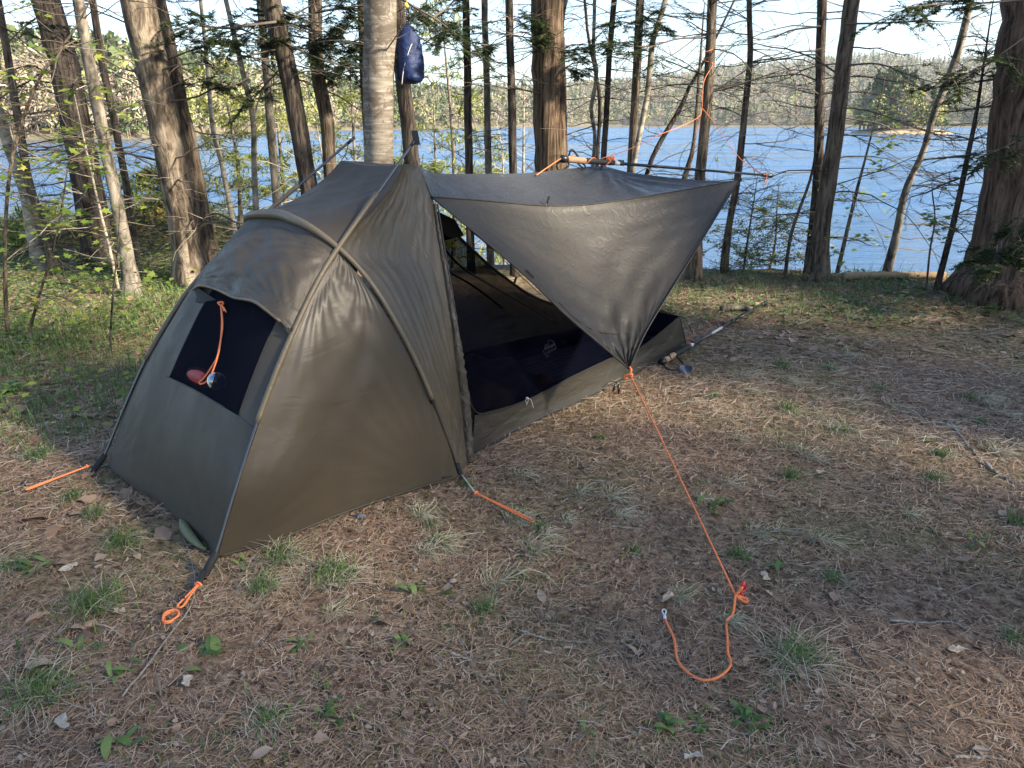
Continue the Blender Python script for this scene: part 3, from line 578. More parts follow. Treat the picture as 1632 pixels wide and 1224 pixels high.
mo, t, b_ = mat('orange_cord', (.80, .17, .035), .55); wv = nd(t, 'ShaderNodeTexNoise'); wv.inputs['Scale'].default_value = 260
t.links.new(ramp(t, wv.outputs[0], [(.38, (.55, .09, .02)), (.5, (.85, .19, .04)), (.68, (.92, .38, .18))]), b_.inputs['Base Color']); M['cord'] = mo
M['greycord'] = mat('grey_cord', (.42, .42, .40), .7)[0]
M['silver'] = mat('brushed_steel', (.55, .57, .60), .25, .5, .9)[0]
M['red'] = mat('red_anodised', (.55, .02, .03), .35)[0]

tentO = thing('tent', tent(1.3, 0, 0), 'olive brown tent with crossed poles, dark mesh window and side awning', 'tent')
def coons(L, Rr, Bt, Tp, n=40, m=40, sag=0.0, wr=0.0, wk=(9, 3), seed=0, out=None):
    """L, Rr run bottom->top; Bt, Tp run left->right. sag>0 pulls the middle inward, wr folds."""
    L = cr(L, m) if len(L) != m else L; Rr = cr(Rr, m) if len(Rr) != m else Rr; Bt = cr(Bt, n); Tp = cr(Tp, n)
    s = np.linspace(0, 1, n)[None, :, None]; t = np.linspace(0, 1, m)[:, None, None]
    S = (1-s)*L[:, None]+s*Rr[:, None]+(1-t)*Bt[None]+t*Tp[None]-((1-s)*(1-t)*Bt[0]+s*(1-t)*Bt[-1]+(1-s)*t*Tp[0]+s*t*Tp[-1])
    du = np.gradient(S, axis=1); dv = np.gradient(S, axis=0); N = np.cross(du, dv); N /= np.linalg.norm(N, axis=2)[..., None]+1e-9
    N = N/1.0
    nav = unit(N.mean((0, 1))); ref = V3(0, 0, 0)+S.mean((0, 1))-tent(1.5, 0, .5)
    if out is not None: ref = out
    if nav @ ref < 0: N = -N
    w = (4*s*(1-s))**.6*(4*t*(1-t))**.6
    S = S-N*sag*w
    rg = np.random.RandomState(seed)
    if wr:
        f = 0
        for i in range(7):
            f = f+rg.uniform(.4, 1)*np.sin(6.283*(wk[0]*rg.uniform(.4, 1.2)*s+wk[1]*rg.uniform(-1, 1)*t)+rg.uniform(0, 6.28))
        # long creases radiating from the corners
        S = S+N*wr*w**.7*f/3.0
        for (sc_, tc_) in ((0, 0), (1, 0), (0, 1), (1, 1)):
            c_ = S[int(tc_*(m-1)), int(sc_*(n-1))]; d_ = np.linalg.norm(S-c_, axis=2)[..., None]; an = np.arctan2(abs(t-tc_)+1e-4, abs(s-sc_)+1e-4)
            S = S+N*wr*1.1*np.exp(-d_/.32)*np.sin(an*rg.uniform(20, 34)+rg.uniform(0, 6))*w**.35
    return S
def panel(name, S, m, parent=None, thick=False):
    b = MB(); b.grid(S); return b.build(name, M[m], parent or tentO)
Apx = [(325, 925, .585), (345, 880, .575), (375, 782, .555), (410, 675, .53), (440, 595, .50), (470, 525, .47), (505, 452, .42), (540, 395, .375), (600, 310, .31), (658, 228, .24)]
A = np.array([TP(*q) for q in Apx]); A[0][2] = max(A[0][2], .01)
Bpx = [(735, 765, .645), (690, 640, .62), (655, 560, .58), (610, 480, .51), (575, 432, .44), (540, 397, .375), (500, 367, .28), (470, 352, .15), (445, 343, 0)]
Bc = np.array([TP(*q) for q in Bpx]); Bc[0][2] = .01
Bfull = np.vstack([Bc, mir(Bc[:-1])[::-1]])
A_lo = A[1:8]; A_up = A[7:]; X_ = A[7]; Xm = mir(X_)
B_lo = Bc[:6]
ins = V3(0, 0, -.012)
# -- poles and sleeves
for side in (0, 1):
    f = (lambda P: P) if side == 0 else mir
    tubeobj('pole', f(A), .0058, M['alu'], tentO, 60)
    tubeobj('pole_sleeve', f(cr(A[3:9], 40)+V3(0, 0, .004)), .0105, M['sleeve'], tentO, 40)
    ft = f(A[0:2]); b = MB(); b.tube(cr([ft[0]-V3(0, 0, .005), ft[0]*.55+ft[1]*.45, ft[1]], 8), [.012, .013, .014, .015, .015, .014, .013, .011], 8)
    b.build('pole_foot', M['blackweb'], tentO)
tubeobj('pole', Bfull, .0058, M['alu'], tentO, 90)
Bs = cr(Bfull, 120); k0 = int(np.argmin(np.linalg.norm(Bs-Bc[1], axis=1))); Bsl = Bs[k0:120-k0]
q = np.linspace(0, 1, len(Bsl)); b = MB(); b.tube(Bsl+V3(0, 0, .003), .0095+.012*np.exp(-((q-.5)/.13)**2), 10); b.build('pole_sleeve', M['sleeve'], tentO)
# -- side panels of the porch
hA = G(347, 888, .012); hB = G(705, 768, .012)
hemS = cr([hA, G(440, 862, .012), G(540, 821, .012), G(652, 783, .012), hB], 40)
Ls = np.vstack([[hA], A[2:8]+ins]); Rs = np.vstack([[hB], B_lo[1:]+ins+V3(-.012, 0, 0)]); Rs[-1] = Ls[-1]
Ssd = coons(Ls, Rs, hemS, np.array([X_+ins, X_+ins+1e-4]), 60, 60, .005, .003, (3, 6), 3)
side_p = panel('side_panel', Ssd, 'nylon')
SsdL = coons(Ls, Rs, hemS, np.array([X_+ins, X_+ins+1e-4]), 60, 60, .07, .003, (3, 6), 3); side_l = panel('side_panel', mir(SsdL), 'nylon')
Fb = G(731, 761, .01)
def dart(f): return panel('dart', f(np.array([cr([hB, Rs[1]], 12), cr([hB*.5+Fb*.5, Rs[1]*.5+B_lo[1]*.5+V3(.01, 0, -.0)], 12), cr([Fb, B_lo[1]+V3(.010, .006, -.01)], 12)])), 'nylon_pleat')
dart(lambda P: P); dart(mir)
tubeobj('hem_tape', hemS+V3(0, 0, .003), .0055, M['tub'], side_p, 40); tubeobj('hem_tape', mir(hemS)+V3(0, 0, .003), .0055, M['tub'], side_l, 40)
# dart strip between the porch panel and the rear foot of the arch
Fb = G(730, 760, .01)
# -- body side between arch B and the door edge
fabA = TP(643, 262, .24); fabC = mir(fabA); pk = TP(670, 266, .10)
dB = G(748, 737, .01)
dedge = np.array([dB, TP(742, 660, .50), TP(731, 570, .46), TP(716, 470, .37), TP(703, 395, .28), TP(692, 325, .18), pk])
Lb = np.vstack([[Fb], B_lo[1:]+V3(.010, .006, -.01), TP(572, 352, .335)[None]+ins, TP(602, 315, .30)[None]+ins*2, TP(625, 286, .27)[None]+ins*2, fabA[None]])
Sb = coons(Lb, dedge, [Fb, (Fb+dB)/2, dB], [fabA, (fabA+pk)/2+V3(0, 0, .004), pk], 50, 90, .015, .0045, (14, 2), 5)
panel('pleated_side', Sb, 'nylon_pleat'); panel('pleated_side', mir(Sb), 'nylon_pleat')
# -- rolled door fabric along the door edge
rg = np.random.RandomState(4); P = cr(dedge[:-1]+V3(.002, -.004, 0), 90); th = np.arange(10)*.628
ker = np.convolve(rg.normal(size=140), [.25, .6, 1, .6, .25], 'valid')[:90, None]; rm = 1+.07*ker*np.sin(th[None]*2+3*ker)+.10*rg.normal(size=(90, 10)); b = MB()
b.tube(P, np.interp(np.linspace(0, 1, 90), [0, .25, .6, 1], [.022, .024, .015, .006]), 10, True, np.clip(rm, .35, 1.8)); b.build('rolled_door', M['nylon_crumple'], tentO)
tubeobj('door_binding', dedge[:-1]+V3(.016, -.008, 0), .004, M['tub'], tentO, 60)
# -- top panel between arch and ridge
pkc = (fabA+fabC)/2
i0 = [np.argmin(np.linalg.norm(Bs-X_, axis=1)), np.argmin(np.linalg.norm(Bs-Xm, axis=1))]
Bmid = Bs[i0[0]:i0[1]+1][::-1]+V3(.0, .0, -.01)                 # left crossing -> right crossing
Rt = np.array([Bmid[-1], TP(572, 352, .335)+ins, TP(602, 315, .30)+ins*2, TP(625, 286, .27)+ins*2, fabA]); Lt = mir(Rt); Lt[0] = Bmid[0]
ridge = [fabC, fabC*.75+fabA*.25-V3(0, 0, .012), pkc-V3(0, 0, .014), fabC*.25+fabA*.75-V3(0, 0, .010), fabA]
panel('roof_panel', coons(Lt, Rt, Bmid, ridge, 50, 40, .02, .003, (3, 2), 6, V3(0, 0, 1)), 'nylon')
panel('roof_panel', coons([fabC, mir(pk)], [fabA, pk], ridge, [mir(pk), tent(1.45, 0, pk[2]+.005), pk], 20, 14, .0, .002, (3, 2), 7, V3(0, 0, 1)), 'nylon')
# tip straps
for f in ((lambda P: np.asarray(P, float)), mir):
    tip = f(A[-1]); fa = f(fabA); d = unit(f(A[-1])-f(A[-2])); b = MB()
    b.tube([tip-d*.02, tip+d*.028], [.0075, .0075], 8); b.build('tip_cap', M['black'], tentO)
    tubeobj('tip_cord', [tip-d*.01, (tip+fa)/2+V3(0, 0, -.01), fa], .0022, M['blackweb'], tentO, 10, 5)
tp = A[-1]; b = MB(); ax = [unit(V3(1, .1, 0)), unit(V3(-.2, .35, 1)), V3(0, -1, .3)]; b.box(tp+V3(.012, .01, .022), .028, .062, .004, ax); b.build('tip_strap', M['blackweb'], tentO, False)
# -- front panel with its window
hC = TP(172, 742, -.5); hF = np.array([hC, TP(205, 768, -.35), TP(250, 806, -.1), TP(295, 845, .18), TP(325, 872, .36), hA])
hF[0] = TP(172, 742, -.54)
Rf = np.vstack([[hA], A[2:8]+V3(-.006, .006, -.012)]); Lf = mir(Rf); Lf[0] = hF[0]; Rf[-1] = Bmid[-1]; Lf[-1] = Bmid[0]
SF = coons(Lf, Rf, hF, Bmid, 121, 121, -.012, .002, (5, 1), 8, V3(-1, -1, .2))
def uvw(S): 
    z = S[..., 2]-H; f = S[..., 1]*math.cos(TH)-z*math.sin(TH); up = S[..., 1]*math.sin(TH)+z*math.cos(TH)
    return 816+F*S[..., 0]/f, 612-F*up/f
UU, VV = uvw(SF)
def onF(u, v): i = np.argmin((UU-u)**2+(VV-v)**2); return divmod(int(i), SF.shape[1])
def at(P, off): P = np.asarray(P); return P+unit(O-P)*off
BL, BR_, TR, TL = onF(270, 603), onF(380, 665), onF(440, 512), onF(352, 440)
def patch(c00, c10, c11, c01, n=40, m=40):
    s = np.linspace(0, 1, n)[None, :]; t = np.linspace(0, 1, m)[:, None]
    g = [(1-s)*(1-t)*c00[k]+s*(1-t)*c10[k]+s*t*c11[k]+(1-s)*t*c01[k] for k in (0, 1)]
    i = np.clip(g[0], 0, 119.999); j = np.clip(g[1], 0, 119.999); a = i.astype(int); c = j.astype(int); fi = (i-a)[..., None]; fj = (j-c)[..., None]
    return SF[a, c]*(1-fi)*(1-fj)+SF[a+1, c]*fi*(1-fj)+SF[a, c+1]*(1-fi)*fj+SF[a+1, c+1]*fi*fj
E4 = [(0, 0), (0, 120), (120, 120), (120, 0)]; b = MB(); Wc = [BL, BR_, TR, TL]
for k in range(4):
    b.grid(patch(E4[k], E4[(k+1) % 4], Wc[(k+1) % 4], Wc[k], 60, 24))
frontO = b.build('front_panel', M['nylon_front'], tentO)
WS = patch(BL, BR_, TR, TL, 30, 30); b = MB(); b.grid(WS); b.build('window_mesh', M['winmesh'], tentO)
for e in ([WS[0], ], [WS[:, 0]], [WS[:, -1]]):
    tubeobj('window_binding', at(e[0][::6], .002), .0028, M['tub'], frontO, 20, 5)
tubeobj('front_hem', hF-V3(0, 0, .002), .005, M['tub'], frontO, 30, 6)
# seam from window corners to the hem
for (u0, v0, u1, v1) in ((270, 603, 236, 586), (380, 665, 405, 682)):
    tubeobj('seam', [at(SF[onF(u0, v0)], .002), at(SF[onF(u1, v1)], .002)], .0015, M['tub'], frontO, 4, 4)
# -- flap hanging over the window
topF = [at(SF[onF(u, v)], .012) for u, v in ((372, 392), (392, 374), (445, 362), (500, 385), (536, 412))]
lowF = [at(SF[onF(u, v)], o) for (u, v), o in zip(((303, 466), (318, 456), (345, 460), (374, 474), (402, 481), (432, 500), (452, 520), (464, 534)), (.03, .085, .09, .085, .075, .06, .035, .012))]
lefF = [lowF[0], at(SF[onF(322, 432)], .03), at(SF[onF(350, 405)], .015), topF[0]]
rigF = [lowF[-1], at(SF[onF(492, 480)], .014), topF[-1]]
SFL = coons(lefF, rigF, lowF, topF, 60, 50, -.004, .005, (6, 3), 9, V3(-1, -1, .2)); flapO = panel('window_flap', SFL, 'nylon_flap')
tubeobj('flap_hem', SFL[0][::5], .006, M['sleeve'], flapO, 40, 6)
b = MB(); Lq = np.array([at(SF[onF(303, 476)], -.004), at(SF[onF(330, 470)], -.004)]); b.grid(np.stack([SFL[0][:12], cr([SFL[0][0], at(SF[onF(312, 482)], .004), at(SF[onF(345, 478)], .006)], 12)])); b.build('flap_lining', M['blackweb'], flapO)
b = MB(); kn = SFL[0][-1]
for i in range(5): b.tube(cr([kn+V3(-.02+.008*i, 0, .03), kn+V3(0, -.006, 0), kn+V3(.006, -.004, -.012)], 6), .003, 5)
b.build('flap_tie', M['nylon_awn'], flapO)
# orange tie cord hanging in front of the window
def w3(u, v, o): return at(SF[onF(u, v)], o)
kt = w3(352, 484, .05)
tubeobj('tie_cord', [kt, w3(353, 520, .03), w3(350, 560, .015), w3(336, 588, .012), w3(325, 602, .012), w3(318, 608, .012), w3(321, 612, .012), w3(333, 603, .013), w3(343, 580, .013), w3(350, 556, .015), w3(355, 520, .03), kt], .0033, M['cord'], tentO, 70)
b = MB(); b.tube(cr([kt+V3(-.012, 0, .006), kt+V3(0, -.006, -.004), kt+V3(.012, 0, .004), kt+V3(.004, .004, .008), kt+V3(-.012, 0, .006)], 20), .0036, 6); b.tube(cr([kt, w3(357, 492, .05), w3(361, 497, .045)], 8), .0033, 6); b.tube(cr([kt, w3(356, 490, .05), w3(356, 497, .05)], 8), .0033, 6); b.build('cord_knot', M['cord'], tentO)

# -- inner tent: tub walls, netting
zt = .2; rear_b = tent(3.60, .24, .03); rear_t = TP(1083, 504, .22); 
fb = TP(752, 733, .50); fb[2] = .01; ft_ = TP(757, 662, .475)
botN = cr([fb, TP(830, 692, .46), TP(900, 655, .42), TP(1000, 606, .34), rear_b], 40); botN[:, 2] = gh(botN[:, 0], botN[:, 1])+.008
topN = cr([ft_, TP(841, 637, .42), TP(906, 603, .385), TP(973, 571, .33), TP(1024, 551, .29), rear_t], 40)
St = coons([botN[0], topN[0]], [botN[-1], topN[-1]], botN, topN, 60, 14, .01, .004, (2, 2), 10); panel('tub_wall', St, 'tub'); panel('tub_wall', mir(St), 'tub')
tubeobj('hem_tape', botN, .004, M['blackweb'], tentO, 40, 5)
Sr = coons([mir(botN[-1]), mir(topN[-1])], [botN[-1], topN[-1]], [mir(botN[-1]), botN[-1]], [mir(topN[-1]), topN[-1]], 14, 10, .0, .002, (2, 1), 11, V3(.7, .7, 0)); panel('tub_end', Sr, 'tub')
tubeobj('corner_binding', [botN[-1], topN[-1]], .004, M['blackweb'], tentO, 6, 5)
fl = np.stack([mir(botN), botN], 0); b = MB(); b.grid(fl+V3(0, 0, .006)); b.build('floor', M['navy'], tentO)
inw = V3(.004, -.004, 0); b = MB(); b.grid(mir(St)+inw); b.grid(Sr-V3(.004, .004, 0)); b.grid(St-inw); b.build('tub_lining', M['navy'], tentO)
rid = cr([TP(704, 352, 0), TP(745, 392, 0), TP(800, 440, 0), TP(870, 482, 0), tent(3.05, 0, .30), (rear_t+mir(rear_t))/2+V3(0, 0, .03)], 50)
door_in = cr([ft_, TP(735, 560, .42), TP(720, 470, .30), TP(708, 395, .14), rid[0]], 30)
Sm = coons(door_in, [topN[-1], rid[-1]], topN, rid, 60, 30, .04, .003, (4, 3), 12, V3(.7, -.7, .3)); netO = panel('netting', Sm, 'bugmesh'); panel('netting', mir(Sm), 'bugmesh_far')
ed = TP(745, 640, .49)
zipc = cr([TP(733, 560, .45), TP(742, 610, .475), TP(752, 648, .485), TP(775, 659, .478), TP(841, 637, .425), TP(906, 603, .39), TP(973, 571, .335)], 60)
zipO = tubeobj('zip', zipc, .0035, M['blackweb'], tentO, 60, 6)
tubeobj('ridge_binding', rid+V3(0, 0, .004), .008, M['blackweb'], tentO, 50, 6)
tubeobj('netting_seam', [TP(702, 388, .1), TP(735, 425, .12), TP(800, 465, .12), TP(880, 510, .2)], .006, M['blackweb'], tentO, 40, 6)
tubeobj('netting_seam', mir(np.array([TP(702, 388, .1), TP(735, 425, .12), TP(800, 465, .12), TP(880, 510, .2)])), .006, M['blackweb'], tentO, 40, 6)
tubeobj('netting_seam', [TP(706, 345, 0), TP(760, 376, .15), TP(830, 440, .3), TP(862, 470, .35)], .002, M['blackweb'], tentO, 30, 5)
# dark loft strap triangle near the peak
b = MB(); P_ = [TP(694, 335, .1), TP(725, 350, .05), TP(740, 375, .02), TP(704, 385, .06)]; b.add(P_, [[0, 1, 2, 3]]); b.build('peak_patch', M['blackweb'], tentO)
for (u, v, p) in ((712, 415, .1), (823, 447, .2)):
    c = TP(u, v, p); b = MB(); b.tube([c+V3(0, 0, .02), c-V3(.01, 0, .012)], .006, 6); b.build('toggle', M['black'], tentO)
# zip pull with pale cords
zp = zipc[27]*1; zp = TP(840, 634, .43)
b = MB(); b.tube(cr([zp, zp+V3(.006, -.01, -.01), zp+V3(-.004, -.014, -.035)], 8), .0016, 5); b.tube(cr([zp, zp+V3(.02, -.012, -.008), zp+V3(.034, -.016, -.05)], 10), .0016, 5); b.tube(cr([zp, zp+V3(-.008, -.01, -.012), zp+V3(-.003, -.012, -.026)], 8), .0016, 5)
b.tube([zp+V3(-.006, -.004, .003), zp+V3(.008, -.004, -.003)], .004, 6); b.build('zip_pull', M['greycord'], zipO)
# printed mark on the netting: ridge outline, lettering strokes, baseline
UN, VN = uvw(Sm)
def onN(u, v): i = int(np.argmin((UN-u)**2+(VN-v)**2)); a = divmod(i, Sm.shape[1]); return at(Sm[a], .004)
c0 = onN(875, 555); dU = (onN(889, 549)-onN(861, 563)); dU = unit(dU); nrm = unit(O-c0); dV = unit(np.cross(nrm, dU)); dV = dV if dV[2] > 0 else -dV
def mark(x, y): return c0+dU*x*.0050+dV*y*.0050
b = MB(); rg = np.random.RandomState(5)
for ln in ([(-14, -7), (14, -7), (14, -4)], [(-14, -7), (-16, 1), (-12, 1)], [(-12, 1), (-6, 6), (-2, 4), (3, 9), (8, 8), (12, 5), (12, -2)]):
    b.tube([mark(*p) for p in ln], .0011, 4)
for row, (x0, x1, y0, hh) in enumerate(((-11, 11, -5, 3), (-9, 11, 0, 3.2))):
    x = x0
    while x < x1:
        w = 1.6; k = rg.randint(3)
        if k == 0: pts = [(x, y0), (x, y0+hh), (x+w, y0+hh), (x+w, y0+hh*.5), (x, y0+hh*.5)]
        elif k == 1: pts = [(x, y0), (x+w/2, y0+hh), (x+w, y0)]
        else: pts = [(x+w, y0+hh), (x, y0+hh), (x, y0), (x+w, y0)]
        b.tube([mark(*p) for p in pts], .0009, 4); x += 2.6
b.build('printed_mark', mat('faded_print', (.12, .12, .13), .8)[0], netO, False)

# -- awning
Cc = TP(1178, 287, .34); Dd = TP(1003, 588, .82); Pn = TP(688, 314, .17)
seam = cr([Pn, TP(770, 320, .12), TP(870, 328, .12), TP(950, 325, .17), TP(1060, 308, .25), TP(1130, 296, .31), Cc], 50)
dedg = cr([Pn, TP(740, 357, .28), TP(840, 442, .47), TP(905, 505, .62), Dd], 40)[::-1]      # bottom->top at left
redg = cr([Dd, TP(1028, 532, .76), TP(1065, 470, .66), TP(1110, 398, .52), TP(1150, 332, .40), Cc], 40)
SA = coons(dedg, redg, [Dd, Dd+V3(1e-3, 0, 0)], seam, 80, 60, .05, .006, (5, 3), 13, V3(.7, -.7, .5)); _s = np.linspace(0, 1, SA.shape[1])[None]; _d = np.linalg.norm(SA-Dd, axis=2); _d2 = np.linalg.norm(SA-Cc, axis=2); SA[..., 1] += (.010*np.exp(-_d/.45)*np.sin(_s*44)+.007*np.exp(-_d2/.6)*np.sin(np.linspace(0, 1, SA.shape[0])[:, None]*60))*np.clip(4*_s*(1-_s), 0, 1)**.5
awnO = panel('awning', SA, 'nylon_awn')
Lp = TP(960, 265, -.2)
topl = np.array([pk, TP(700, 276, .02), TP(780, 277, -.06), TP(850, 275, -.13), TP(915, 268, -.18), Lp, TP(1005, 275, -.14), TP(1080, 284, .08), TP(1140, 289, .24), Cc])
SB = coons([Pn, pk], [Cc, Cc+1e-4], seam, topl, 90, 26, .02, .0035, (9, 2), 14, V3(0, 0, 1))
# folds radiating from the lifted point
dist = np.linalg.norm(SB-Lp, axis=2); dr = SB-Lp; ang = np.arctan2(dr[..., 2]*0+dr[..., 1], dr[..., 0])
SB[..., 2] += .012*np.sin(ang*13+1)*np.exp(-dist/.5)*np.clip(dist*6, 0, 1)*np.r_[np.ones(25), 0][:, None]*np.linspace(0, 1, 26)[:, None]**.5
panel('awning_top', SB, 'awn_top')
Dfar = tent(2.2, -.95, .30); far = cr([mir(pk)*1, TP(800, 330, -.5)*0+tent(2.0, -.6, .78), Dfar], 30)
topr = cr(topl[:6], 40); SBk = coons([mir(pk), tent(1.75, -.45, .8), Dfar], [Lp, (Lp+Dfar)/2+V3(0, 0, -.03), Dfar+V3(1e-3, 0, 0)], [mir(pk), (pk+Lp)/2+V3(0, 0, 0), Lp], [Dfar, Dfar+V3(1e-3, 0, 0)], 40, 40, .03, .004, (4, 3), 15, V3(-.7, .7, .5))
tubeobj('seam_tape', seam+V3(0, -.002, .002), .0035, M['tub'], awnO, 50, 5)
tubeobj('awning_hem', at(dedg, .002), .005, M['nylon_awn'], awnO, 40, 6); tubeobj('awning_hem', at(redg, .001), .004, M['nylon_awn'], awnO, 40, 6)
UA, VA = uvw(SA)
def onA(u, v, o=.003): i = int(np.argmin((UA-u)**2+(VA-v)**2)); return at(SA[divmod(i, SA.shape[1])], o)
tubeobj('stitched_seam', [onA(*q) for q in ((1166, 300), (1130, 355), (1085, 430), (1045, 490), (1010, 525), (985, 533), (955, 528), (925, 512), (890, 482))], .0016, M['blackweb'], awnO, 50, 4)
b = MB(); c = onA(842, 438, .006); a1 = unit(onA(851, 446)-onA(835, 432)); nn = unit(O-c); b.box(c, .055, .004, .016, [a1, nn, np.cross(a1, nn)]); b.build('edge_tab', M['blackweb'], awnO, False)
b = MB(); c = TP(873, 320, .11); c = at(c, .01); b.box(c, .012, .008, .05, [V3(1, 0, 0), V3(0, 1, 0), unit(V3(.25, 0, 1))]); b.build('tie_loop', M['blackweb'], awnO, False)
tubeobj('tie_cord', [c, c-V3(.015, .005, .04), c-V3(.03, 0, .07)], .002, M['greycord'], awnO, 10, 5)
b = MB(); b.box(Cc, .03, .02, .02); b.build('tip_tab', M['blackweb'], awnO, False)
# -- corner guy loops with their pegs
def loop(name, P0, P1, w=.010, rb=.0032):
    P0 = V3(*P0); P1 = V3(*P1); d = P1-P0; s = unit(np.cross(d, V3(0, 0, 1)))*w; pts = [P0, P0+d*.5+s*.5, P1-d*.08+s, P1, P1-d*.08-s, P0+d*.5-s*.5, P0+V3(.001, 0, 0)]
    o = tubeobj(name, pts, rb, M['cord'], tentO, 50)
    b = MB(); k = P0+d*.04; b.tube(cr([k+s*1.2, k+V3(0, 0, .008), k-s*1.2, k-V3(0, 0, .004), k+s*1.2], 20), rb*1.1, 6); b.build('cord_knot', M['cord'], o)
f0 = G(317, 930, .035); f1 = G(285, 968, .012); loop('guy_loop', f0, f1, .010)
c = G(272, 984, .008); a = np.linspace(0, 2*math.pi*1.9, 40); b = MB(); b.tube(np.stack([c[0]+.022*np.cos(a)*(1+.1*np.sin(a*3)), c[1]+.03*np.sin(a), c[2]+.004*np.sin(a*.5)+.004], -1), .0034, 6); b.build('guy_loop', M['cord'], tentO)
def peg(c, lean=V3(.3, .2, 0)):
    b = MB(); t_ = c+V3(0, 0, .03); b.tube([c-V3(0, 0, .06), t_], .004, 6); b.tube(cr([t_, t_+V3(.012, 0, .004), t_+V3(.016, 0, -.01)], 6), .0035, 6); return b
peg(G(287, 962, 0)).build('peg', M['black'], tentO)
tubeobj('foot_strap', [A[0]+V3(0, 0, .02), G(318, 930, .03)], .010, M['blackweb'], tentO, 5, 6)
Am = mir(A[0]); loop('guy_loop', Am+V3(-.01, 0, .03), G(40, 781, .02), .006); peg(G(36, 781)).build('peg', M['black'], tentO)
tubeobj('foot_strap', [mir(hA)+V3(0, 0, .03), Am+V3(0, 0, .02)], .003, M['blackweb'], tentO, 5, 6)
tubeobj('foot_cord', [Bc[0]+V3(0, 0, .02), G(757, 785, .02)], .004, M['greycord'], tentO, 5, 6)
tubeobj('foot_strap', [hB+V3(0, 0, .02), Bc[0]+V3(0, 0, .02)], .006, M['blackweb'], tentO, 5, 6)
tubeobj('foot_strap', [Fb+V3(0, 0, .06), Bc[0]+V3(0, 0, .0)], .013, M['blackweb'], tentO, 5, 6)
loop('guy_loop', G(755, 784, .025), G(852, 832, .012), .007); peg(G(855, 834)).build('peg', M['black'], tentO)
Bm = mir(Bc[0]); loop('guy_loop', Bm+V3(0, 0, .02), Bm+V3(-.35, .25, .0), .007)
tubeobj('corner_cord', [topN[-1], topN[-1]+V3(.05, .02, -.03), topN[-1]+V3(.12, .06, -.15)], .003, M['blackweb'], tentO, 8, 5)
b = MB(); c = topN[-1]+V3(.075, .03, -.06); b.box(c, .02, .012, .012); b.build('cord_lock', M['silver'], tentO, False)
c = G(1095, 543, .015); a = np.linspace(0, 6.28, 30); b = MB(); b.tube(np.stack([c[0]+.05*np.cos(a), c[1]+.05*np.sin(a), c[2]+.005*np.sin(2*a)], -1), .0035, 5, False); b.tube(cr([botN[-1], c+V3(-.05, -.0, 0)], 8), .0035, 5); b.build('guy_loop', M['cord'], tentO)
# hanging black clip by the tub wall
c = G(985, 628, 0); b = MB(); b.tube(cr([c+V3(-.03, .08, .05), c+V3(-.012, 0, .07), c+V3(0, 0, .03)], 8), .003, 5); b.tube([c+V3(0, 0, .06), c+V3(.006, 0, .0)], .008, 7); b.tube([c+V3(-.018, 0, .06), c+V3(-.03, 0, .02)], .006, 7); b.build('clip', M['black'], tentO)

# ================================================================ things in and around the tent
# red bottle and pack inside the porch
wc = SF[onF(322, 600)]; inn = unit(wc-O); bc = wc+inn*.07
root = thing('bottle', bc, 'red bottle with a pale metal base lying behind the mesh window', 'bottle')
ax1 = unit(SF[onF(345, 608)]-SF[onF(300, 590)]+unit(O-wc)*.05); Pp = [bc-ax1*.10+ax1*x for x in (0, .006, .03, .08, .14, .17, .185)]
mb = mat('red_enamel', (.26, .01, .01), .6)[0]; b = MB(); b.tube(Pp, [.018, .03, .036, .037, .037, .034, .032], 20); b.build('body', mb, root)
e = SF[onF(345, 608)]+inn*.035; nn = unit(O-e+ax1*.4*0); b = MB(); b.tube([e-nn*(-.001)*0+nn*x for x in (-.02, -.004, 0, .004)], [.033, .035, .036, .033], 28); b.tube([e+nn*.004, e+nn*.006, e+nn*.001], [.031, .028, .010], 28); b.build('base', M['silver'], root)
root = thing('backpack', tent(.85, -.05, 0.01), 'dark backpack standing inside the porch behind the window', 'backpack')
b = MB(); zc = np.array([0, .02, .08, .2, .3, .36, .40]); pr = [.02, .14, .17, .18, .16, .11, .02]
b.tube([tent(.95, -.05, .01+z) for z in zc], pr, 18); b.build('body', M['navy'], root)
b = MB(); b.tube(cr([tent(.78, .05, .05), tent(.76, .05, .2), tent(.82, .05, .36)], 12), .012, 6); b.build('strap', M['blackweb'], root)
# sleeping pad + quilt
root = thing('sleeping_pad', tent(2.4, 0, .02), 'dark navy sleeping pad lying under the netting', 'sleeping pad')
b = MB(); 
for i in range(9):
    y0 = -.24+i*.06; b.tube(cr([tent(1.5, y0, .055), tent(2.4, y0*.9, .055), tent(3.4, y0*.62, .055)], 20), .036, 8)
b.build('pad', M['navy'], root)
mq = nylon('dark_quilt', (.035, .018, .016), .6, (5, 5, 5), .5, 6)
root = thing('quilt', tent(1.7, 0, .09), 'dark reddish quilt bunched up near the tent peak', 'quilt'); rg = np.random.RandomState(3)
s, t_ = np.meshgrid(np.linspace(0, 1, 40), np.linspace(0, 1, 40)); Q = np.stack([1.45+s*.75, -.28+t_*.56, .09+.16*np.sin(s*3.1)**.7*np.sin(t_*3.14)**.5+.02*np.sin(s*19+t_*9)+.015*np.sin(t_*26-s*7)], -1)
b = MB(); b.grid(np.array([[tent(*q) for q in r] for r in Q])); b.build('cover', mq, root)
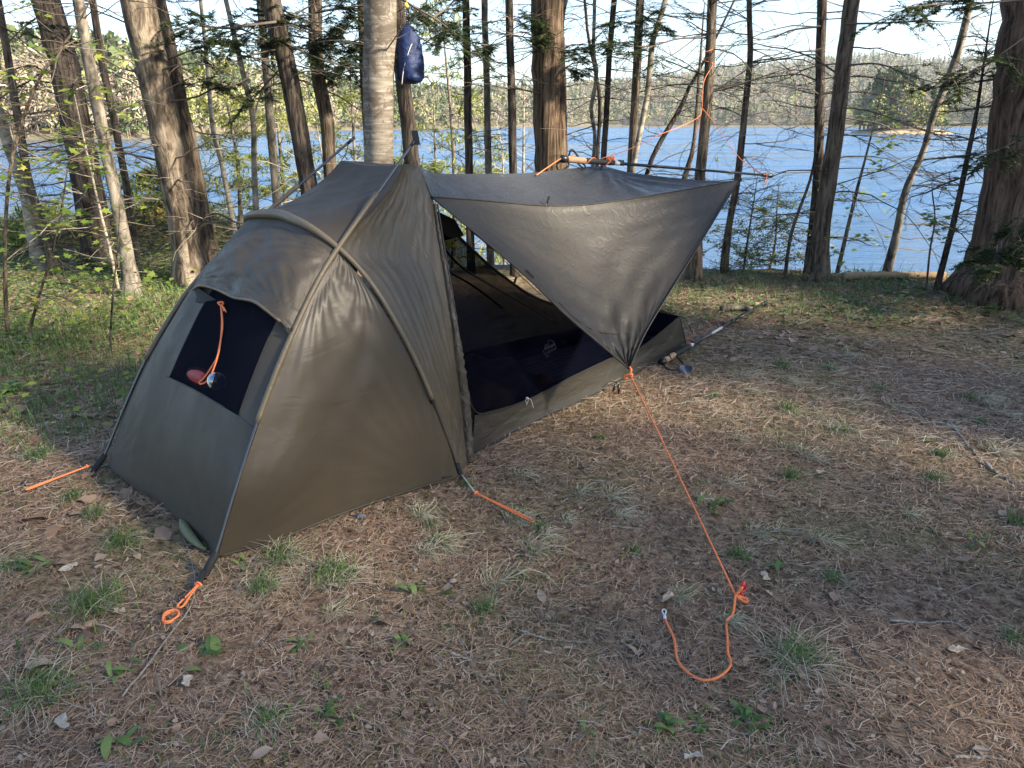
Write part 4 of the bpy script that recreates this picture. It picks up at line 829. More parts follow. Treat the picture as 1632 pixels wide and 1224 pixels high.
# olive sack under the front hem
root_p = G(309, 855, .0); mo2 = nylon('pale_olive_fabric', (.15, .15, .08), .6, (20, 20, 20), .5)
b = MB(); b.tube(cr([G(288, 828, .03), G(298, 848, .035), G(314, 866, .03), G(328, 876, .02)], 14), [.006, .011, .015, .018, .019, .019, .019, .018, .017, .016, .014, .011, .008, .005], 12)
tag(b.build('stuff_sack', mo2, org=root_p), 'small pale olive sack peeking out below the front hem', 'sack')
b = MB(); c = G(575, 823, .008); a = np.linspace(-1, 1, 7); b.tube([c+V3(x*.022, 0, 0) for x in a], np.sqrt(np.clip(1.05-a**2, .05, 1))*.012, 8, True); tag(b.build('pebble', mat('slate', (.09, .10, .12), .7)[0], org=c), 'small dark pebble by the side hem of the tent', 'stone')

# trekking poles
mcork, t, b_ = mat('cork', (.42, .25, .13), .8); n = noise(t, objco(t), 180, 4, .7); t.links.new(ramp(t, n, [(.38, (.22, .12, .06)), (.5, (.45, .28, .16)), (.7, (.52, .35, .21))]), b_.inputs['Base Color'])
mfoam = mat('black_foam', (.014, .014, .015), .75)[0]; mshaft = mat('pole_shaft', (.03, .032, .036), .3, .5, .4)[0]; mband = mat('white_print', (.55, .56, .56), .5)[0]; mblue = mat('blue_grey_fabric', (.06, .08, .14), .7)[0]
def trek(name, label, P0, P1, silver=False, sc=1.0):
    """P0 grip end, P1 tip"""
    P0 = V3(*P0); P1 = V3(*P1); d = P1-P0; L = np.linalg.norm(d); d = d/L
    r = thing(name, P0, label, 'trekking pole', 'pair of trekking poles'); p = lambda x: P0+d*x
    b = MB(); b.tube([p(x) for x in (0, .006, .03, .05)], [.014, .024, .024, .018], 14); b.build('top_cap', M['black'], r)
    b = MB(); b.tube([p(x) for x in (.045, .06, .10, .14, .17, .185)], [.017, .021, .019, .021, .021, .017], 14); b.build('grip', mcork, r)
    b = MB(); b.tube([p(x) for x in (.183, .20, .30, .36, .40)], [.019, .0185, .018, .017, .015], 14); b.build('foam_sleeve', mfoam, r)
    b = MB(); b.tube([p(x) for x in (.40, .44)], .014, 12); b.build('printed_band', mband, r)
    b = MB(); b.box(p(.455)+V3(0, 0, .012), .035, .018, .02, [d, unit(np.cross(d, V3(0, 0, 1))), V3(0, 0, 1)]); b.tube([p(.438), p(.475)], .0135, 10); b.build('clamp', M['black'], r)
    b = MB(); b.tube([p(.47), p(L*.62)], .0095, 12); b.build('upper_shaft', M['alu'] if silver else mshaft, r)
    if silver: b = MB(); b.tube([p(L*.42), p(L*.52)], .0098, 12); b.build('printed_band', mband, r)
    b = MB(); b.box(p(L*.63)+V3(0, 0, .010), .03, .015, .016, [d, unit(np.cross(d, V3(0, 0, 1))), V3(0, 0, 1)]); b.tube([p(L*.615), p(L*.645)], .0125, 10); b.build('clamp', M['black'], r)
    b = MB(); b.tube([p(L*.64), p(L-.09)], .0080, 12); b.build('lower_shaft', mshaft, r)
    b = MB(); b.tube([p(L-x) for x in (.10, .085, .05, .035, .02, 0)], [.0095, .013, .012, .009, .016, .016], 12); b.build('tip', M['black'], r)
    return r, p, d, L
h0 = Lp+V3(-.27, -.05, .045); h1 = YP(1230, 280, 5.55); h0 = YP(893, 253, 4.72)
r, p, d, L = trek('trekking_pole', 'trekking pole with cork grip hung level above the awning by orange cords', h0, h1)
b = MB(); b.tube(cr([p(.03), p(.0)+V3(-.02, 0, -.03), p(.01)+V3(-.01, 0, -.07), p(.05)+V3(.01, 0, -.035), p(.04)], 20), .006, 6); b.tube(cr([p(.06)+V3(0, 0, .02), p(.08)+V3(0, 0, .06), p(.13)+V3(0, 0, .02), p(.19)+V3(0, -.02, -.045), p(.14)+V3(0, -.02, -.03), p(.12)], 24), .006, 6); b.build('wrist_strap', M['blackweb'], r)
g0 = G(1053, 578, .026); g1 = G(1222, 481, .03); 
r2, p2, d2, L2 = trek('trekking_pole', 'trekking pole with cork grip lying on the ground beyond the tent', g0, g1, True)
sdv = unit(np.cross(d2, V3(0, 0, 1)))
b = MB(); b.tube(cr([p2(.04)-V3(0, 0, .01), G(1062, 587, .02), G(1078, 590, .015), G(1090, 583, .03), p2(.19)], 20), .006, 6); b.tube(cr([p2(.1)+sdv*.02, p2(.1)+V3(0, 0, .028), p2(.1)-sdv*.02], 8), .005, 5); b.build('wrist_strap', M['blackweb'], r2)
b = MB(); c = G(1092, 591, .025); b.grid(np.array([[c+V3(x*.04, 0, z*.035)+V3(0, .012*math.sin(x*3+z*2), 0) for x in np.linspace(-1, 1, 8)] for z in np.linspace(-.8, 1, 8)])); b.build('strap_pad', mblue, r2)
b = MB(); c = p2(L2*.985); b.tube([c, c+d2*.04], [.014, .006], 8); b.build('tip_cap', M['black'], r2)

# orange suspension cords
def cordobj(name, label, pts, r=.0032, n=60): return tag(tubeobj(name, pts, r, M['cord'], None, n, 6, org=pts[0]), label, 'cord', 'orange cords around the tent')
top = YP(1119, 172, 6.6)
cordobj('orange_cord', 'orange cord slanting up from the cork grip area to the corded spruce', [h0+d*.3+V3(0, 0, .02), YP(1005, 237, 5.2), YP(1053, 214, 5.7), YP(1086, 201, 6.1), YP(1114, 186, 6.5), top], .0022)
cordobj('orange_cord', 'orange cord rising steeply from the dark pole tip towards the corded spruce', [p(L-.07), YP(1180, 253, 5.75), YP(1140, 198, 6.4), top], .0022)
cordobj('orange_cord', 'orange cord hanging down straight beside the corded spruce trunk', [top, YP(1112, 210, 6.65), YP(1105, 235, 6.7), YP(1101, 262, 6.75), YP(1099, 300, 6.8), YP(1100, 380, 6.85)], .0019)
cordobj('orange_cord', 'orange cord wound twice around the corded spruce trunk high up', [YP(1112, 82, 6.7), YP(1124, 83, 6.62), YP(1136, 79, 6.7), YP(1130, 90, 6.95), YP(1120, 96, 6.8), YP(1127, 98, 6.62), YP(1136, 103, 6.7), YP(1122, 130, 6.62), top], .0024)
cordobj('orange_cord', 'taut orange cord from behind the tent ridge to the hanging pole grip', [TP(855, 279, -.1), p(.01)+V3(0, 0, .005), p(.03)])
b = []
a = np.linspace(0, 14, 60); cordobj('orange_cord', 'orange cord wound round the cork grip and foam of the hanging pole', [p(.06+.33*x/14)+V3(0, -.022*math.cos(x), .022*math.sin(x)) for x in a], .003, 160)
kp = p(.375); cordobj('orange_cord', 'bulky orange knot on top of the hanging pole, above the lifted awning', [kp+V3(.02*math.cos(q)*(1+.3*math.sin(2.3*q)), .015*math.sin(q), .022+.014*math.sin(1.7*q)) for q in np.linspace(0, 17, 50)], .0042, 120)
kq = p(L-.06); cordobj('orange_cord', 'short orange cord tied at the dark tip of the hanging pole with a loose end', [kq+V3(0, .016*math.cos(q), .016*math.sin(q)) for q in np.linspace(0, 12, 24)]+[kq+V3(.01, -.01, -.05), kq+V3(-.02, -.01, -.07)], .003, 60)
tubeobj('tip_cord', [Cc, (Cc+p(L-.06))/2-V3(0, 0, .01), p(L-.06)], .002, M['blackweb'], tentO, 10, 5)
tubeobj('lift_cord', [Lp, p(.36)], .004, M['blackweb'], tentO, 4, 5)

# long guy line from the awning corner with hook, tensioner and tail
gE = G(1172, 948, .03)
root = thing('guy_line', gE, 'long orange guy line from awning corner with a loose tail on the ground', 'guy line', 'orange cords around the tent')
tubeobj('line', [Dd+V3(0, -.01, -.02), (Dd+gE)/2-V3(0, 0, .006), gE], .0036, M['cord'], root, 30)
b = MB(); q0 = Dd; b.tube(cr([q0+V3(0, -.005, .012), q0+V3(.006, -.02, .0), q0+V3(-.002, -.022, -.02), q0+V3(-.024, -.016, -.03), q0+V3(-.022, -.014, -.05), q0+V3(-.012, -.016, -.04)], 24), .0062, 8); b.tube(cr([q0+V3(-.015, -.02, -.022), q0+V3(.012, -.02, -.022), q0+V3(.014, -.02, -.035)], 10), .0055, 8); b.build('hook', M['cord'], root)
tl = [gE, G(1168, 978, .012), G(1158, 990, .01), G(1159, 1015, .01), G(1160, 1040, .012), G(1165, 1056, .01), G(1159, 1068, .012), G(1143, 1080, .01), G(1120, 1084, .01), G(1098, 1073, .012), G(1080, 1052, .01), G(1074, 1018, .012), G(1064, 996, .012), G(1060, 987, .014)]
tubeobj('tail', tl, .0042, M['cord'], root, 90)
b = MB(); a1, a2 = V3(*tl[-1]), G(1058, 975, .02); b.tube([a1, (a1+a2)/2], [.0052, .006], 8); b.tube(cr([(a1+a2)/2, a2+V3(-.006, 0, .003), a2+V3(.002, .008, .004), a2+V3(.007, -.002, .004), (a1+a2)/2], 16), .0022, 6); b.build('end_clip', mat('clear_plastic', (.6, .62, .64), .25)[0], root)
b = MB(); b.tube(cr([gE, gE+V3(.012, 0, .014), gE+V3(.02, .0, .03), gE+V3(.012, .004, .02)], 14), .005, 8); b.tube(cr([gE, gE+V3(.012, -.008, -.008), gE+V3(.03, -.02, -.015), gE+V3(.036, -.018, -.01), gE+V3(.03, -.008, -.008), gE+V3(.01, 0, -.003)], 24), .0046, 8); b.build('knot', M['cord'], root)
b = MB(); c = gE+V3(.024, .012, .004); b.tube([c-V3(0, 0, .08), c+V3(0, 0, .026)], .0055, 6); b.box(c+V3(.004, 0, .024), .016, .006, .03, [unit(V3(1, .2, .3)), V3(0, 1, 0), unit(V3(-.3, 0, 1))]); b.build('peg', M['red'], root)

# blue dry bag
Yb = 5.75; bt = YP(650, 38, Yb); bb_ = YP(655, 134, Yb); hgt = bt[2]-bb_[2]; root = thing('dry_bag', bt, 'blue dry bag hanging by straps from a branch beside the pale birch', 'bag')
mbag = nylon('blue_nylon', (.004, .015, .065), .6, (9, 9, 5), .8, 7); px = Yb/F*1.04
ts = np.array([0, .04, .12, .25, .45, .65, .8, .9, .96, 1.0]); wd = np.array([3, 5, 10.5, 15, 17.5, 19, 19.5, 19, 16, 7])*px; rg = np.random.RandomState(8)
P = np.array([bt+(bb_-bt)*x+V3(-.0*px, 0, 0) for x in ts]); tq = np.linspace(0, 1, 40); PP = np.stack([np.interp(tq, ts, P[:, k]) for k in range(3)], -1); WD = np.interp(tq, ts, wd)
th = np.arange(24)*2*math.pi/24; rm = 1+.05*np.sin(3*th[None]+tq[:, None]*5)+.05*np.sin(7*th[None]+tq[:, None]*9)*(1-tq[:, None])+.02*rg.normal(size=(40, 24)); b = MB(); b.tube(PP, WD, 24, True, rm); b.build('body', mbag, root)
hk = YP(650, 10, Yb)
for s in (-1, 1):
    tubeobj('strap', [bt+V3(s*.01, 0, -.0), bt+V3(s*(-.035)-.02, -.02, -.02), bt+V3(-.05 if s < 0 else .05, -.04, -.16)], .007, M['blackweb'], root, 14, 6)
tubeobj('hang_strap', [bt, (bt+hk)/2+V3(.01, 0, 0), hk], .006, M['blackweb'], root, 10, 6)
tubeobj('cord', [bt+V3(.055, -.03, -.10), bt+V3(.02, -.085, -.16), bt+V3(-.03, -.095, -.30), bt+V3(-.05, -.088, -.40)], .0035, M['greycord'], root, 20, 5)
b = MB(); b.tube([hk-V3(.02, 0, .005), hk+V3(0, 0, .012)], [.016, .018], 10); b.build('buckle', mat('yellow_plastic', (.75, .55, .08), .4)[0], root)
tubeobj('hang_cord', [hk, YP(640, -30, Yb)], .003, M['cord'], root, 6, 5)

# ================================================================ forest floor details
def litter(name, label, cat, N, mat_, ln, wd, reg, rng, bend=.25, zmax=.012, rise=.0, rpow=1.0):
    """N thin bent strips on the ground; reg = function giving x, y arrays"""
    x, y = reg(N); n = len(x); L = rng.uniform(ln[0], ln[1], n); w = rng.uniform(wd[0], wd[1], n)/2; a = rng.rand(n)*6.283
    cur = rng.normal(size=n)*bend; z0 = gh(x, y)+rng.rand(n)**2*zmax+.001
    tilt = rng.normal(size=n)*.10
    V = np.zeros((n, 6, 3))
    for k, s in enumerate((-.5, 0, .5)):
        px_ = x+np.cos(a)*s*L-np.sin(a)*(s*s-.1)*L*cur; py_ = y+np.sin(a)*s*L+np.cos(a)*(s*s-.1)*L*cur
        zz = z0+abs(tilt)*L*(s+.5)*.6+rise*(.25-s*s)*L
        ox, oy = -np.sin(a+2*s*cur)*w*(1 if k < 2 else .4), np.cos(a+2*s*cur)*w*(1 if k < 2 else .4)
        V[:, 2*k] = np.stack([px_-ox, py_-oy, zz], -1); V[:, 2*k+1] = np.stack([px_+ox, py_+oy, zz+w*.5], -1)
    i = np.arange(n)[:, None]*6; q = np.vstack([i+np.array([[0, 1, 3, 2]]), i+np.array([[2, 3, 5, 4]])])
    o = mk(name, V.reshape(-1, 3), [(q, 0)], mat_, None, False); return tag(o, label, cat, kind='stuff')
def polar(n, r0=.95, r1=10, a=.78, rng=R):
    r = r0+(r1-r0)*rng.rand(n); t = rng.uniform(-a, a, n); x = r*np.sin(t); y = r*np.cos(t); k = (y < shore(x)-.05); return x[k], y[k]
def clumpy(f, thr, inv=False):
    def g(n, **kw):
        x, y = polar(n); v = noise2(x+3, y-2, f)+R.normal(size=len(x))*.25; k = v > thr if not inv else v < thr; return x[k], y[k]
    return g
rg = np.random.RandomState(21)
litter('needle_litter', 'carpet of fallen red-brown pine needles', 'pine needles', 210000, M['needle'], (.02, .065), (.0010, .0018), lambda n: polar(n, .95, 8.5), rg)
litter('dry_grass_litter', 'flattened grey dead grass and fine straw', 'dry grass', 9000, M['greystraw'], (.03, .10), (.0011, .0019), clumpy(1.1, .1), rg, .7, .02, .15)
litter('far_needle_litter', 'needles and stems thick on the farther ground', 'pine needles', 90000, M['needle'], (.03, .08), (.0020, .0034), lambda n: polar(n, 3.0, 9.5, .72), rg, .4, .02)
litter('far_grey_litter', 'grey stems and straw on the farther ground', 'dry grass', 16000, M['greystraw'], (.05, .15), (.002, .0034), lambda n: polar(n, 3.8, 9.5, .72), rg, .8, .03, .2)
litter('fallen_twigs', 'small broken twigs scattered through the needles', 'twigs', 1500, M['twig'], (.04, .17), (.0028, .006), lambda n: polar(n, 1.1, 8), rg, .35, .012)
litter('bark_chips', 'tiny chips and bits of bark in the duff', 'bark chips', 16000, M['litter'], (.008, .025), (.004, .011), lambda n: polar(n, .95, 6.5), rg, .2, .01)
# dead leaves (stuff)
def dead_leaves(n, reg, sz, m, name, label):
    b = MB(); x, y = reg(n); rng = R
    for i in range(len(x)):
        s = rng.uniform(*sz); a = rng.rand()*6.283; c = V3(x[i], y[i], float(gh(x[i], y[i]))+.006); d = V3(math.cos(a), math.sin(a), rng.normal()*.15); sd_ = V3(-math.sin(a), math.cos(a), rng.normal()*.2)
        t = np.linspace(0, 1, 5); w = np.sin(t*math.pi*.92+.12)*(1+.3*rng.normal(size=5))*.32; cu = .25*np.sin(t*3)+.08*rng.normal(size=5)
        mid = c+d*(t-.5)[:, None]*s+V3(0, 0, 1)*(cu*s)[:, None]*.5
        V = np.stack([mid-sd_*(w*s)[:, None]+V3(0, 0, 1)*(.15*s*rng.rand()), mid, mid+sd_*(w*s)[:, None]+V3(0, 0, 1)*(.15*s*rng.rand())], 1).reshape(-1, 3)
        q = [[k*3, k*3+1, k*3+4, k*3+3] for k in range(4)]+[[k*3+1, k*3+2, k*3+5, k*3+4] for k in range(4)]; b.add(V, q)
    return tag(b.build(name, m), label, 'dead leaves', kind='stuff')
def regbox(x0, x1, y0, y1):
    def g(n): x = R.uniform(x0, x1, n); y = R.uniform(y0, y1, n); k = y < shore(x); return x[k], y[k]
    return g
dead_leaves(800, regbox(-7, -1.2, 1.4, 9), (.04, .10), M['litter'], 'leaf_litter', 'brown dead leaves scattered left of the tent')
dead_leaves(900, regbox(.6, 7, 4.6, 7.3), (.03, .08), M['litter'], 'bank_leaf_litter', 'brown dead leaves along the lake bank')
dead_leaves(300, lambda n: polar(n, 1.1, 8), (.02, .06), M['litter'], 'leaf_scraps', 'small curled scraps of dead leaves over the campsite')
# pale grass clumps lying among the needles
def pale_clumps(nc, seed):
    rng = np.random.RandomState(seed); X1, Y1 = polar(nc, 2.1, 7.6, .72, rng); k = noise2(X1*1.0+2, Y1, 1.4) > -.25; X1, Y1 = X1[k], Y1[k]; n = 0; xx, yy, aa = [], [], []
    b = MB(); VV, QQ = [], []
    for x0, y0 in zip(X1, Y1):
        if (x0+1.49+y0-2.62)/2**.5 > -.1 and abs((x0+1.49-y0+2.62)/2**.5) < .75 and (x0+1.49+y0-2.62)/2**.5 < 3.7: continue
        m = rng.randint(50, 130); s = rng.uniform(.5, 1.3); a = rng.rand(m)*6.283; r0 = .05*s*rng.rand(m); L = .13*s*rng.uniform(.4, 1.2, m); t = np.linspace(0, 1, 4)[None]
        wob = rng.normal(size=m)[:, None]*.8; hh = L[:, None]*rng.uniform(.15, .8, m)[:, None]*(t-t*t*.95)
        a_ = a[:, None]+wob*t; px_ = x0+np.cos(a*1.7)[:, None]*r0[:, None]+np.cos(a_)*L[:, None]*t; py_ = y0+np.sin(a*1.7)[:, None]*r0[:, None]+np.sin(a_)*L[:, None]*t; pz = gh(px_, py_)+.003+hh
        w = .0008*np.array([1, 1, .8, .2])[None]; ox = -np.sin(a_)*w; oy = np.cos(a_)*w
        V = np.stack([np.stack([px_-ox, py_-oy, pz], -1), np.stack([px_+ox, py_+oy, pz+.0006], -1)], 2).reshape(-1, 3)
        i = np.arange(m)[:, None, None]*8; j = np.arange(3)[None, :, None]*2; VV.append(V); QQ.append((i+j+np.array([0, 1, 3, 2])[None, None]).reshape(-1, 4)+n); n += len(V)
    return mk('pale_grass', np.vstack(VV), [(np.vstack(QQ), 0)], island('pale_grass_blades', [(0, (.07, .12, .035)), (.22, (.14, .19, .06)), (.3, (.34, .31, .20)), (.7, (.46, .41, .29)), (1, (.56, .52, .40))], .7, .2), None, False)
tag(pale_clumps(130, 44), 'soft pale half-dead grass spread over the needles', 'grass', kind='stuff')
# green ground cover
def cover(n, reg, hgt, name, label, m, leaf=(.02, .045)):
    x, y = reg(n); n = len(x); z = gh(x, y); b = MB(); m_ = n
    k = 3; cen = []
    h = R.rand(n)**1.5*hgt
    a = R.rand(n)*6.283; L = R.uniform(*leaf, n); d = np.stack([np.cos(a), np.sin(a), R.uniform(-.2, .7, n)], -1); d /= np.linalg.norm(d, axis=1)[:, None]
    s = np.stack([-np.sin(a), np.cos(a), R.normal(size=n)*.2], -1); c = np.stack([x, y, z+.008+h], -1); w = (L*R.uniform(.25, .5, n))[:, None]; L = L[:, None]
    V = np.stack([c, c+d*L*.5-s*w, c+d*L-V3(0, 0, 1)*L*.15, c+d*L*.5+s*w], 1).reshape(-1, 3)
    return tag(mk(name, V, [(np.arange(n*4).reshape(n, 4), 0)], m, None, False), label, 'ground cover', kind='stuff')
def soft(reg, y0, wd=1.6):
    def g(n): x, y = reg(n); k = R.rand(len(x)) < sst(y0, y0+wd, y+.35*noise2(x, y, 1.5)); return x[k], y[k]
    return g
def clump(reg, f, thr):
    def g(n): x, y = reg(n); v = noise2(x*1.0-5, y+7, f)+R.normal(size=len(x))*.35; k = v > thr; return x[k], y[k]
    return g
cover(42000, clump(soft(regbox(-8, -1.7, 3.4, 9.6), 3.4), 1.6, -.3), .10, 'ground_cover', 'low leafy green plants carpeting the ground left of the tent', M['leaf_green'])
cover(11000, clump(soft(regbox(-8, -2.0, 3.4, 9.4), 3.4), 1.9, -.1), .22, 'seedling_leaves', 'pale yellow-green seedling leaves among the ground cover', M['leaf_new'], (.03, .06))
cover(9000, clump(regbox(.7, 6.5, 5.3, 7.3), 2.0, .1), .05, 'bank_greenery', 'short greenery along the lake bank on the right', M['leaf_green'], (.02, .05))
cover(4000, lambda n: (R.normal(-4.35, .8, n), R.normal(9.2, .5, n)), .03, 'sun_tinted_cover', 'leaves on the mound by the lake, coloured golden to look sunlit', island('sun_gold_leaves', [(0, (.22, .16, .04)), (1, (.42, .33, .10))], .9), (.03, .06))  # leaf cover whose bright gold paints sunlight onto the mound
cover(34000, clump(lambda n: polar(n, 1, 7.5), 2.6, .62), .006, 'moss_patches', 'yellow-green moss patches in the needles', island('moss', [(0, (.10, .10, .025)), (1, (.22, .21, .07))], .9), (.006, .014))
def short_grass(n, reg, hgt, name, label, m):
    x, y = reg(n); n = len(x); z = gh(x, y); a = R.rand(n)*6.283; h = hgt*R.uniform(.4, 1.2, n); d = np.stack([np.cos(a), np.sin(a), np.zeros(n)], -1); s = np.stack([-np.sin(a), np.cos(a), np.zeros(n)], -1)*.0022
    c = np.stack([x, y, z-.004], -1); V = np.stack([c-s, c+s, c+d*(h*.22)[:, None]+V3(0, 0, .6)*h[:, None]-s*.8, c+d*(h*.22)[:, None]+V3(0, 0, .6)*h[:, None]+s*.8, c+d*(h*.62)[:, None]+V3(0, 0, .95)*h[:, None]], 1).reshape(-1, 3)
    i = np.arange(n)[:, None]*5
    return tag(mk(name, V, [(i+np.array([[0, 1, 3, 2]]), 0), (i+np.array([[2, 3, 4]]), 0)], m, None, False), label, 'grass', kind='stuff')
short_grass(14000, clump(soft(regbox(-4.6, -1.9, 3.2, 7.2), 3.2), 1.3, -.3), .12, 'grass', 'fresh green grass growing beside the far side of the tent', M['blade'])
short_grass(7000, clump(regbox(1.0, 7, 5.6, 7.35), 1.9, -.1), .07, 'grass', 'thin short grass on the lake bank between the awning and the big cedar', M['blade'])
short_grass(3500, clump(regbox(.8, 7, 5.4, 7.35), 2.6, .6), .17, 'bank_grass', 'taller bright grass clumps on the lake bank', M['blade'])
short_grass(20000, clump(lambda n: polar(n, 1.3, 8), 2.3, .45), .035, 'sparse_grass', 'sparse short grass blades coming up through the needles', M['blade'])

# grass tufts
def tuft(u, v, s, label, dry=.6, seed=0):
    s = s*1.35; rng = np.random.RandomState(seed); c = G(u, v); root = thing('grass_tuft', c, label, 'grass tuft', 'grass tufts growing in the pine needles')
    def blades(n, L, w, lift, spread):
        b = MB()
        for i in range(n):
            a = rng.rand()*6.283; p = c+V3(rng.normal(), rng.normal(), 0)*spread*s; l = L*s*rng.uniform(.5, 1.15); up = lift*rng.uniform(.5, 1.3); t = np.linspace(0, 1, 6)
            wob = rng.normal()*.35
            hx = l*t*(.35+.65*t)*(1/(1+up*.6)); hz_ = l*up*(t-t**2*rng.uniform(.55, .95))
            aa = a+wob*t
            P = np.stack([p[0]+hx*np.cos(aa), p[1]+hx*np.sin(aa), p[2]-.003+np.maximum(hz_, .002)], -1); sdd = np.stack([-np.sin(aa), np.cos(aa), .2+0*aa], -1)*(w*np.array([.8, 1, 1, .85, .55, .15]))[:, None]/2
            b.add(np.stack([P-sdd, P+sdd], 1).reshape(-1, 3), [[k*2, k*2+1, k*2+3, k*2+2] for k in range(5)])
        return b
    blades(int(85*s+20), .085*rng.uniform(.75, 1.15), .0027, rng.uniform(1.0, 1.7), .027).build('green_blades', M['blade'], root, False)
    if dry > 0: blades(int(85*s*dry+8), .14, .0020, .45, .03).build('dry_blades', M['straw'], root, False)
for i, (u, v, s, dry, lab) in enumerate([
    (450, 890, 1.0, .8, 'grass tuft with pale dry blades just below the tent side hem, left one'), (532, 918, 1.1, 1.0, 'bushy green tuft with a skirt of bleached blades in front of the tent side'),
    (420, 938, .7, 1.0, 'mostly dry bleached tuft right of the front guy loop'), (193, 868, .95, .4, 'dark green tuft left of the olive sack'), (62, 730, .9, .5, 'broad tuft under the left orange guy loop'),
    (113, 795, .7, .4, 'small tuft nearest below the left orange guy loop'), (152, 822, .7, .7, 'tuft with dry blades between two others left of the tent'), (60, 1108, 1.2, .6, 'large tuft in the lower left corner'),
    (772, 972, .55, .3, 'small spiky tuft alone in the centre foreground'), (702, 866, .4, .6, 'tiny tuft midway between tent hem and right guy loop'), (686, 838, .35, .2, 'pale yellow tiny tuft above another, near the tent hem'),
    (862, 842, .5, .4, 'bright little tuft at the end of the right guy loop'), (1268, 1050, 1.15, 1.3, 'big spidery tuft with long dry blades right of the loose cord tail'), (1342, 688, .85, 1.3, 'pale bushy tuft right of the long guy line, midway'),
    (1246, 585, .7, .9, 'grey-green tuft beyond the lying trekking pole grip'), (1322, 588, .75, 1.0, 'tuft right of the grey-green one, same distance'), (1252, 655, .8, 1.3, 'wide dry tuft between guy line and pale bushy tuft'),
    (1497, 726, .7, .7, 'green tuft just left of the broken branch'), (1490, 765, .65, .6, 'green tuft below the broken branch'), (1258, 762, .6, .3, 'green tuft above the large dead leaf'),
    (1135, 632, .55, .5, 'small tuft just right of the awning guy hook'), (1178, 888, .6, .3, 'green tuft above the red peg'), (1330, 922, .6, .5, 'low tuft right of the big tan leaf'),
    (1562, 672, .5, .6, 'small tuft near the right edge, farther from camera'), (1618, 1020, .6, .4, 'tuft cut by the right edge in the foreground'), (1622, 835, .6, .5, 'tuft at the right edge beyond the stick'),
    (957, 700, .45, .3, 'tiny tuft below the tub wall of the tent'), (1120, 770, .4, .5, 'tiny yellowish tuft left of the taut guy line'), (1545, 635, .6, .6, 'far tuft at right above the small one'),
    (1400, 620, .5, 1.0, 'dry far tuft left of the two at the right'), (430, 1150, .6, 1.6, 'pale almost leafless tuft near the bottom, left of centre'), (15, 905, .6, .4, 'leafy tuft at the left edge'),
    (745, 775, .45, .9, 'tuft growing around the foot of the arch pole'), (1010, 880, .35, .6, 'wispy tuft left of the guy line, foreground'), (600, 985, .3, 1.2, 'tiny wispy dry tuft in the foreground centre'), (1090, 560, .8, .3, 'green tuft against the rear corner of the tub')]):
    tuft(u, v, s, lab, dry, 300+i)
# fine pale grass clump at lower left
tuft(155, 968, 1.3, 'feathery fine pale green grass clump left of the front guy loop', .2, 399)
# weeds with broad leaves
def weed(u, v, s, n, label, seed, m='leaf_green'):
    rng = np.random.RandomState(seed); c = G(u, v, .002); root = thing('weed', c, label, 'weed', 'broad-leaved weeds on the forest floor'); b = MB()
    for i in range(n):
        a = rng.rand()*6.283; p = c+V3(rng.normal(), rng.normal(), 0)*.03*s; d = unit(V3(math.cos(a), math.sin(a), rng.uniform(.05, .5))); oval(b, p, d, unit(V3(0, 0, 1)-d*d[2]), .075*s*rng.uniform(.5, 1.2), .026*s*rng.uniform(.7, 1.2), 5)
    b.build('leaves', M[m], root, False)
for i, (u, v, s, n, lab) in enumerate([(675, 935, .9, 5, 'sprawling weed with long leaves in front of the tent side'), (528, 1135, .6, 12, 'compact bright green weed near the bottom, left of centre'), (325, 1050, 1, 9, 'weed cluster with oval leaves above the curved grey stick'),
    (128, 1035, .7, 5, 'upright weed leaf with companions at left'), (480, 1030, .6, 6, 'faint small weed right of the curved grey stick'), (1135, 808, .9, 9, 'weed cluster right of the taut guy line'), (1108, 1160, .5, 12, 'round-leaved weed patch at the bottom, left one'),
    (1190, 1150, .65, 16, 'fuller weed patch at the bottom, right of another'), (1070, 1165, .8, 7, 'small weed at the bottom under the loose cord tail'), (60, 905, .8, 10, 'lobed weed at the left edge'), (200, 1075, .7, 6, 'weed with two long leaves left of the grey stick'),
    (1560, 865, .7, 6, 'weed near the right edge'), (865, 880, .5, 3, 'single narrow weed leaf right of the guy loop'), (15, 625, 1.6, 12, 'bright maple-like seedling at the left edge'), (210, 1185, .8, 5, 'weed at the bottom left'), (640, 1030, .6, 5, 'small weed below the sprawling one'), (1485, 705, .6, 6, 'weed beside the green tufts at right'), (935, 1165, .5, 3, 'tiny weed at the bottom centre'), (390, 905, .6, 5, 'weed at the foot of the front pole'), (1240, 905, .6, 4, 'little weed right of the red peg')]):
    weed(u, v, s, n, lab, 500+i)
# single dead leaves
def leaf(u, v, s, label, m, seed):
    rng = np.random.RandomState(seed); c = G(u, v, .014); k = 14; a = np.linspace(0, 6.283, k, endpoint=False); r = s*(.7+.3*np.cos(2*a+seed))*(1+.22*rng.normal(size=k))*.5
    V = np.stack([c[0]+r*np.cos(a), c[1]+r*np.sin(a)*.9, c[2]+rng.rand(k)*s*.22], -1); V = np.vstack([V, c+V3(0, 0, .004)]); Vm = (V[:k]+V[k])/2-V3(0, 0, .0)+rng.normal(size=(k, 3))*s*.03; V = np.vstack([V, Vm])
    j = np.arange(k); q = np.stack([j, (j+1) % k, k+1+(j+1) % k, k+1+j], -1); t_ = np.stack([k+1+j, k+1+(j+1) % k, np.full(k, k)], -1)
    tag(mk('dead_leaf', V, [(q, 0), (t_, 0)], M[m], None, False, c), label, 'dead leaf', 'single dead leaves on the ground')
